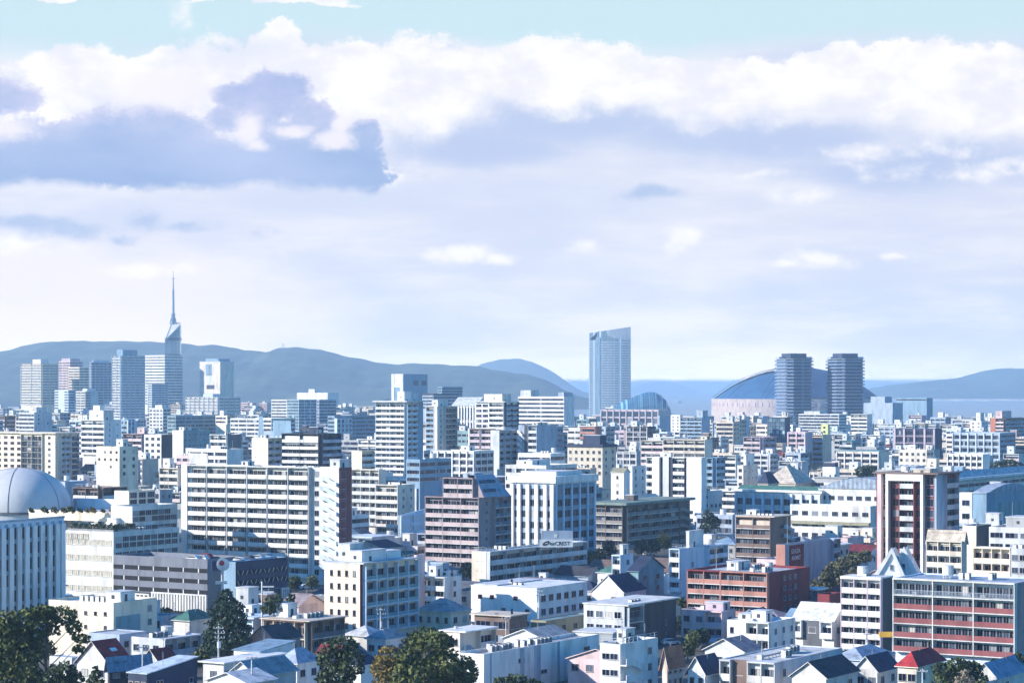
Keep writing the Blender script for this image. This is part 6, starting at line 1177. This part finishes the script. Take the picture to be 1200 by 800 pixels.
for ic, (x, D) in enumerate(cands):
    if D > 2300 and fr.random() < .35: continue
    if D < 720:
        kind = 'house' if fr.random() < .72 else 'apartment_building'
        WR, WL = fr.uniform(7.5, 12), fr.uniform(8, 13); h = fr.uniform(5.5, 7.5) if kind == 'house' else fr.uniform(8, 12)
    elif D < 1300:
        kind = 'house' if fr.random() < .30 else 'apartment_building'
        WR, WL = fr.uniform(7, 14), fr.uniform(8, 16); h = fr.uniform(6, 9) if kind == 'house' else fr.choice((8, 9, 10, 11, 12, 14, 16, 19, 24))
    else:
        kind = 'apartment_building' if fr.random() < .62 else 'office_building'
        kind = 'house' if D < 1900 and fr.random() < .22 else kind
        k_ = 1 + max(0, D - 1700) / 2600; WR, WL = fr.uniform(6.5, 12.5) * k_, fr.uniform(8, 16) * k_; h = fr.uniform(6, 9) if kind == 'house' else fr.choice((9, 11, 12, 13, 15, 18, 20, 23, 27, 31, 36)) + fr.uniform(-1.5, 1.5)
    if ic >= NBIG: kind = 'house' if fr.random() < .75 else 'apartment_building'; WR, WL, h = fr.uniform(5.5, 8.5), fr.uniform(6, 10), fr.uniform(5, 7.5)
    if ic >= NBIG and D > 950: kind = 'house' if fr.random() < .3 else ('apartment_building' if fr.random() < .6 else 'office_building'); WR, WL, h = fr.uniform(5.5, 9), fr.uniform(6, 11), fr.uniform(6, 17)
    s, c = math.sin(R(PHI)), math.cos(R(PHI))
    corners = [(x + a * c - q * s, D + a * s + q * c) for a in (0, WR) for q in (0, WL)]
    xs = [600 + FOC * a / q for a, q in corners]; xl, xr = min(xs), max(xs)
    if xr < -15 or xl > 1215: continue
    xc = 600 + FOC * x / D
    f = foot(Vector((x, D, 0)), PHI, WR, WL)
    if hit(f, feet_hero) or hit(f, near_feet(f), .8): continue
    lim = max(skyline(xc) , skyline(xr)) + fr.uniform(0, 12) if D > 1300 else 0
    for (Dh, hl, hr, yt, yv, _, _) in HERO:
        if Dh > D - 8 and xl < hr - 1 and xr > hl + 1: lim = max(lim, yv - (1 if D > 900 else 3))
    zmax = EYE - (lim - HOR) * D / FOC if lim else 99
    if kind == 'house': zmax -= 2.2
    if h > zmax:
        h = zmax - .3
        if h < (4.0 if kind == 'house' else 7.5): continue
    yt = HOR + (EYE - h) * FOC / D
    if yt > 802: continue
    placed.append(dict(D=D, x=x, WR=WR, WL=WL, h=h, kind=kind, xl=xl, xr=xr, xc=xc, yt=yt - (2.4 * FOC / D if kind == 'house' else 0), yb=HOR + EYE * FOC / D))
    bucket.setdefault((int(f[0] // 60), int(f[2] // 60)), []).append(f)
occ = np.zeros((800, 1200), bool)
def cover(xl, xr, yt, yb):
    a, b_, c, d = max(0, int(xl)), min(1200, int(xr) + 1), max(0, int(yt)), min(800, int(yb) + 1)
    if a >= b_ or c >= d: return 0, 0
    sub = occ[c:d, a:b_]; free = ~sub; n = int(free.sum()); low = c
    if n: low = c + int(np.where(free.sum(1) > max(1, .15 * (b_ - a)))[0].max(initial=0))
    sub[:] = True; return n, low
allq = [(s[0], 0, s) for s in SCREEN] + [(p['D'], 1, p) for p in placed]
allq.sort(key=lambda q: q[0])
for Dq, k, o in allq:
    if k == 0: cover(o[1] + 1, o[2] - 1, o[3] + 1, max(o[4], o[3] + 3))
    else:
        o['vis'], o['low'] = cover(o['xl'] + .5, o['xr'] - .5, o['yt'] + .5, o['yb'])
fill = sorted([p for p in placed if p.get('vis', 0) >= 24], key=lambda p: -p['vis'])
cnt = {}; keep = []
for p in fill:
    cnt[p['kind']] = cnt.get(p['kind'], 0) + 1
    if cnt[p['kind']] <= 300: keep.append(p)
print('FILL candidates', len(placed), 'visible', len(fill), {k: v for k, v in cnt.items()})
WALLS = [('white', 14), ('offwhite', 12), ('cream', 5), ('palegrey', 18), ('palebeige', 9), ('beige', 9), ('bluegrey', 18), ('paleblue', 8), ('grey', 14), ('rose', 5), ('pink', 4), ('mauve', 3), ('brown', 4), ('purplebrown', 3), ('teal', 4), ('steel', 4), ('salmon', 1), ('terracotta', 2), ('charcoal', 3), ('sand', 3)]  # darker greys weighted up, standing in for cloud shadow on the blocks
NICE = dict(rose='dull rose', white='white', offwhite='off white', cream='cream', palegrey='pale grey', palebeige='pale beige', beige='beige', bluegrey='blue grey', paleblue='pale blue', grey='grey', pink='pinkish', mauve='mauve', brown='brown', purplebrown='purple brown', teal='teal', steel='steel blue', salmon='salmon', terracotta='terracotta', charcoal='charcoal', sand='sand coloured', navy='navy', red='red', darkred='dark red', green='green', darkgrey='dark grey', lime='lime')
def pick(lst):
    t = fr.uniform(0, sum(w for _, w in lst))
    for a, w in lst:
        t -= w
        if t <= 0: return a
    return lst[-1][0]
SHORTS = [s for s in SCREEN if s[6]]
rnd.seed(21); info = []
for p in keep:
    wall = pick(WALLS); b = B(); b.D = p['D']; b.phi = PHI; b.fh = fr.choice((2.8, 2.9, 3.0, 3.3)); b.wall = wall; b.z0 = 0.; b.par = .6
    b.WL, b.WR, b.zt = p['WL'], p['WR'], p['h']; b.zlow = max(0, gz(p['low'] + 2, p['D'])); far = p['D'] > 1250
    house = p['kind'] == 'house'; near = p['D'] < 900
    if house: face = 'win'; roofc = fr.choice(['grey', 'grey', 'darkgrey', 'navy', 'steel', 'brown', 'bluegrey', 'charcoal', 'green', 'purplebrown', 'darkred'])
    else: face = pick([('lite', 46), ('rib', 26), ('grid', 12), ('win', 16)]); roofc = fr.choice(['grey', 'palegrey', 'bluegrey', 'greygreen', 'offwhite', 'teal'])
    if far and face == 'win': face = 'rib'
    par = fr.choice([wall, wall, 'white', 'offwhite', 'palegrey', 'rose', 'bluegrey'])
    d = 1.1
    b.iL = d if face == 'lite' else 0; rface = pick([('blank', 34), ('win', 22), ('rib', 16), ('lite', 28)]) if not house else 'win'
    if far and rface == 'win': rface = 'rib'
    b.iR = d if rface == 'lite' else 0
    b.root = thing(p['kind'], None, dict(house='house', apartment_building='apartments', office_building='offices')[p['kind']], (p['x'], p['D'], 0), R(PHI), dict(house='houses filling the streets', apartment_building='smaller apartment blocks across the city', office_building='plain office blocks across the city')[p['kind']])
    b.fp = b.root
    link('wall', shell(b, roofc, not house).mesh('wall', M(wall)), b.root)
    kL = dict(par=par, d=d, nb=max(1, round(p['WL'] / (6 if not far else 9))), kind='solid', fin=1, nw=2)
    if face == 'rib': kL = dict(nb=fr.choice((1, 2, 3)), bh=fr.uniform(1.1, 1.7), n=7 if not far else 5)
    if face == 'grid': kL = dict(nb=max(2, round(p['WL'] / 4.5)), n=7 if not far else 4, pc=fr.choice(['white', 'offwhite', wall]))
    if face == 'win': kL = dict(skip=.15, n=5, ww=fr.choice((1.2, 1.6, 1.9)))
    if face == 'lite': kL['n'] = 8 if not far else 5
    kR = dict(par=par, d=d, nb=max(1, round(p['WR'] / 6)), n=6 if not far else 4)
    if rface == 'win': kR = dict(skip=.35, n=5, ww=fr.choice((.8, 1.1, 1.5)))
    if rface == 'rib': kR = dict(nb=fr.choice((1, 2, 2, 3)), gap=fr.uniform(.4, 1.5), n=6 if not far else 4)
    facade(b, 'L', ('balc' if face == 'lite' and near else face, kL)); facade(b, 'R', (rface, kR) if rface != 'blank' else None)
    feat = ''
    if house:
        rk = fr.choice(['gable', 'gabley', 'hip', 'hip', 'gable']); pitched(b, rk, roofc, fr.uniform(1.6, 2.6)); feat = NICE[roofc] + {'gable': ' gabled', 'gabley': ' gabled', 'hip': ' hipped'}[rk] + ' roof'
    else:
        e = .285
        link('roof', MB().quad([(b.iL + e, b.iR + e, 0), (b.WR - e, b.iR + e, 0), (b.WR - e, b.WL - e, 0), (b.iL + e, b.WL - e, 0)]).mesh('roof', RF(roofc)), b.fp, (0, 0, b.zt - b.par + .01))
        k = fr.random()
        if k < .55:
            x0, y0 = fr.uniform(.02, .5), fr.uniform(.02, .6); c = fr.choice([wall, 'white', 'offwhite', 'palegrey']); extra(b, 'pent', x0, min(.98, x0 + 4 / b.WR), y0, min(.98, y0 + 4.5 / b.WL), fr.uniform(2.4, 4.6), c); feat = NICE[c] + ' roof hut'
        elif k < .7: extra(b, 'slab', fr.choice(['white', wall]), fr.uniform(.3, .9), .35); feat = 'overhanging roof'
        elif k < .85: extra(b, 'tank', .5, .4, 1.1, 1.8); feat = 'water tank'
        else: feat = 'bare roof'
        if fr.random() < (.6 if p['D'] < 1700 else .25): extra(b, 'ac', fr.uniform(.1, .5), fr.uniform(.1, .6), fr.randint(2, 4), fr.random() < .5)
        if p['D'] < 1500 and fr.random() < .3: extra(b, 'pent', .6, .9, .6, .85, fr.uniform(1.5, 2.6), 'white')
        if p['D'] < 1900 and fr.random() < .42: extra(b, 'mast', fr.random(), fr.random(), fr.uniform(3, 6))
        if p['D'] < 1200 and fr.random() < .4: extra(b, 'duct', .1, fr.uniform(.1, .6), .5)
        if p['D'] < 1200 and fr.random() < .35: extra(b, 'rail', 'offwhite')
    cx = (max(0, p['xl']) + min(1200, p['xr'])) / 2; cy = (p['yt'] + p['low']) / 2
    info.append((b.root, cx, cy, p, wall, face, feat))
def rel(cx, cy):
    best = None
    for s in SHORTS:
        hx, hy = (max(0, s[1]) + min(1200, s[2])) / 2, (s[3] + s[4]) / 2; w, h = (s[2] - s[1]) / 2, (s[4] - s[3]) / 2
        dx, dy = cx - hx, cy - hy; d = math.hypot(max(0, abs(dx) - w), 1.6 * max(0, abs(dy) - h)) + .02 * math.hypot(dx, dy)
        if best is None or d < best[0]: best = (d, s[6], dx / max(w, 8), dy / max(h, 8))
    _, n, ax, ay = best
    if abs(ax) > abs(ay) * .9: return ('right of the ' if ax > 0 else 'left of the ') + n
    return ('below the ' if ay > 0 else 'beyond the ') + n
FW = dict(lite='balconied', rib='ribbon windowed', grid='gridded', win='small windowed')
groups = {}; tgroups = {}
for it in info:
    o, cx, cy, p, wall, face, feat = it
    size = 'low' if p['h'] < 11 else ('tall' if p['h'] > 23 else 'mid height')
    if p['kind'] == 'house': lab = f"{NICE[wall]} house with {feat} {rel(cx, cy)}"
    else: lab = f"{size} {NICE[wall]} {FW[face]} {'flats' if p['kind'] == 'apartment_building' else 'offices'} with {feat} {rel(cx, cy)}"
    if len(lab.split()) > 13: lab = lab.replace(FW[face] + ' ', '', 1)
    if len(lab.split()) > 13: lab = lab.replace(' with ' + feat, '', 1)
    groups.setdefault(lab, []).append(it)
ORD = ['first', 'second', 'third', 'fourth', 'fifth', 'sixth', 'seventh', 'eighth']
for lab, its in groups.items():
    its.sort(key=lambda t: t[1])
    for i, it in enumerate(its):
        it[0]['label'] = lab if len(its) == 1 else f"{ORD[i]} from left, {lab}"
def base_d(yb): return EYE * FOC / (yb - HOR)
for (px, yb, hh, kd) in ((702, 664, 6, 'dark'), (714, 657, 7, 'conifer'), (752, 654, 6.5, 'dark'), (766, 652, 6, 'conifer'), (778, 648, 7, 'dark'), (345, 694, 5, 'dark'), (366, 692, 4.5, 'green'), (955, 702, 5.5, 'olive'), (798, 722, 5, 'dark'),
        (797, 743, 4.5, 'conifer'), (812, 765, 5, 'green'), (824, 757, 4, 'dark'), (52, 780, 6, 'dark'), (237, 786, 5, 'green'), (547, 682, 6, 'dark'), (193, 735, 5, 'conifer'), (973, 697, 5, 'dark'), (690, 665, 5.5, 'green'), (806, 774, 4.5, 'dark'), (240, 770, 4.5, 'dark')):
    D = base_d(yb); k_ = FOC / D; top_ = yb - hh * k_; r_ = hh * .34 * k_
    o = tree('garden_tree', None, D, px, [(px, top_ + r_ * .9, r_, r_ * .9), (px + r_ * .4, top_ + r_ * 1.5, r_ * .8, r_ * .8), (px - r_ * .45, top_ + r_ * 1.6, r_ * .75, r_ * .7)], kd, .32, .9, (0, .16), 'tree', 'garden trees between the houses')
    kn = dict(dark='dark', green='leafy green', conifer='blue green', olive='olive')[kd]
    tgroups.setdefault(f"{'small' if hh < 5.2 else 'bushy'} {kn} garden tree {rel(px, top_ + r_)}", []).append((px, o))
for (px, yb, c, cn, rz) in ((786, 755, 'white', 'white', 20), (840, 755, 'palegrey', 'silver', 50), (822, 762, 'charcoal', 'black', 60), (359, 690, 'white', 'white', 30), (708, 650, 'offwhite', 'pale', 148), (690, 796, 'steel', 'blue', 148), (758, 650, 'palegrey', 'silver', 58)):
    car(f"{cn} car parked in the street {rel(px, yb)}", gx(px, base_d(yb)), base_d(yb), .01, R(rz), c, 'cars parked in the streets')
for lab, its in tgroups.items():
    its.sort(key=lambda t: t[0])
    for i, (px, o) in enumerate(its): o['label'] = lab if len(its) == 1 else f"{ORD[i]} from left, {lab}"
# far-off mass of tiny roofs along the foot of the hills
ft = MB(); q = random.Random(9)
for i in range(420):
    px = q.uniform(-10, 660); D = q.uniform(3700, 5200); w, d, h = q.uniform(8, 26), q.uniform(8, 20), q.uniform(5, 22); x = gx(px, D)
    ft.box(x - w / 2, x + w / 2, D, D + d, -2, h, q.choice((0, 0, 1, 2)))
tag(link('far_town', ft.mesh('far_town', [M('offwhite'), M('bluegrey'), M('palebeige')])), 'hazy mass of tiny buildings along the foot of the hills', 'far town', None, 'stuff')
structure('far_shore', MB().box(gx(-60, 4300) - 300, gx(665, 4300), 3623, 8000, -3, -.3).mesh('far_shore', ground_mat()))

# ------------------------------------------------------------------ air
hz = bpy.data.materials.new('haze'); hz.use_nodes = True; nt = hz.node_tree; nt.nodes.clear()
pv = nt.nodes.new('ShaderNodeVolumePrincipled'); pv.inputs['Density'].default_value = HAZE_DENSITY; pv.inputs['Color'].default_value = HAZE_COLOR; pv.inputs['Anisotropy'].default_value = .15
om = nt.nodes.new('ShaderNodeOutputMaterial'); nt.links.new(pv.outputs[0], om.inputs['Volume'])
ho = link('haze', MB().box(-95000, 95000, -3500, 125000, -9.5, HAZE_TOP).mesh('haze', hz)); tag(ho, 'pale blue haze over the bay and the far city', 'haze', None, 'stuff')
print('OBJECTS', len(bpy.data.objects))
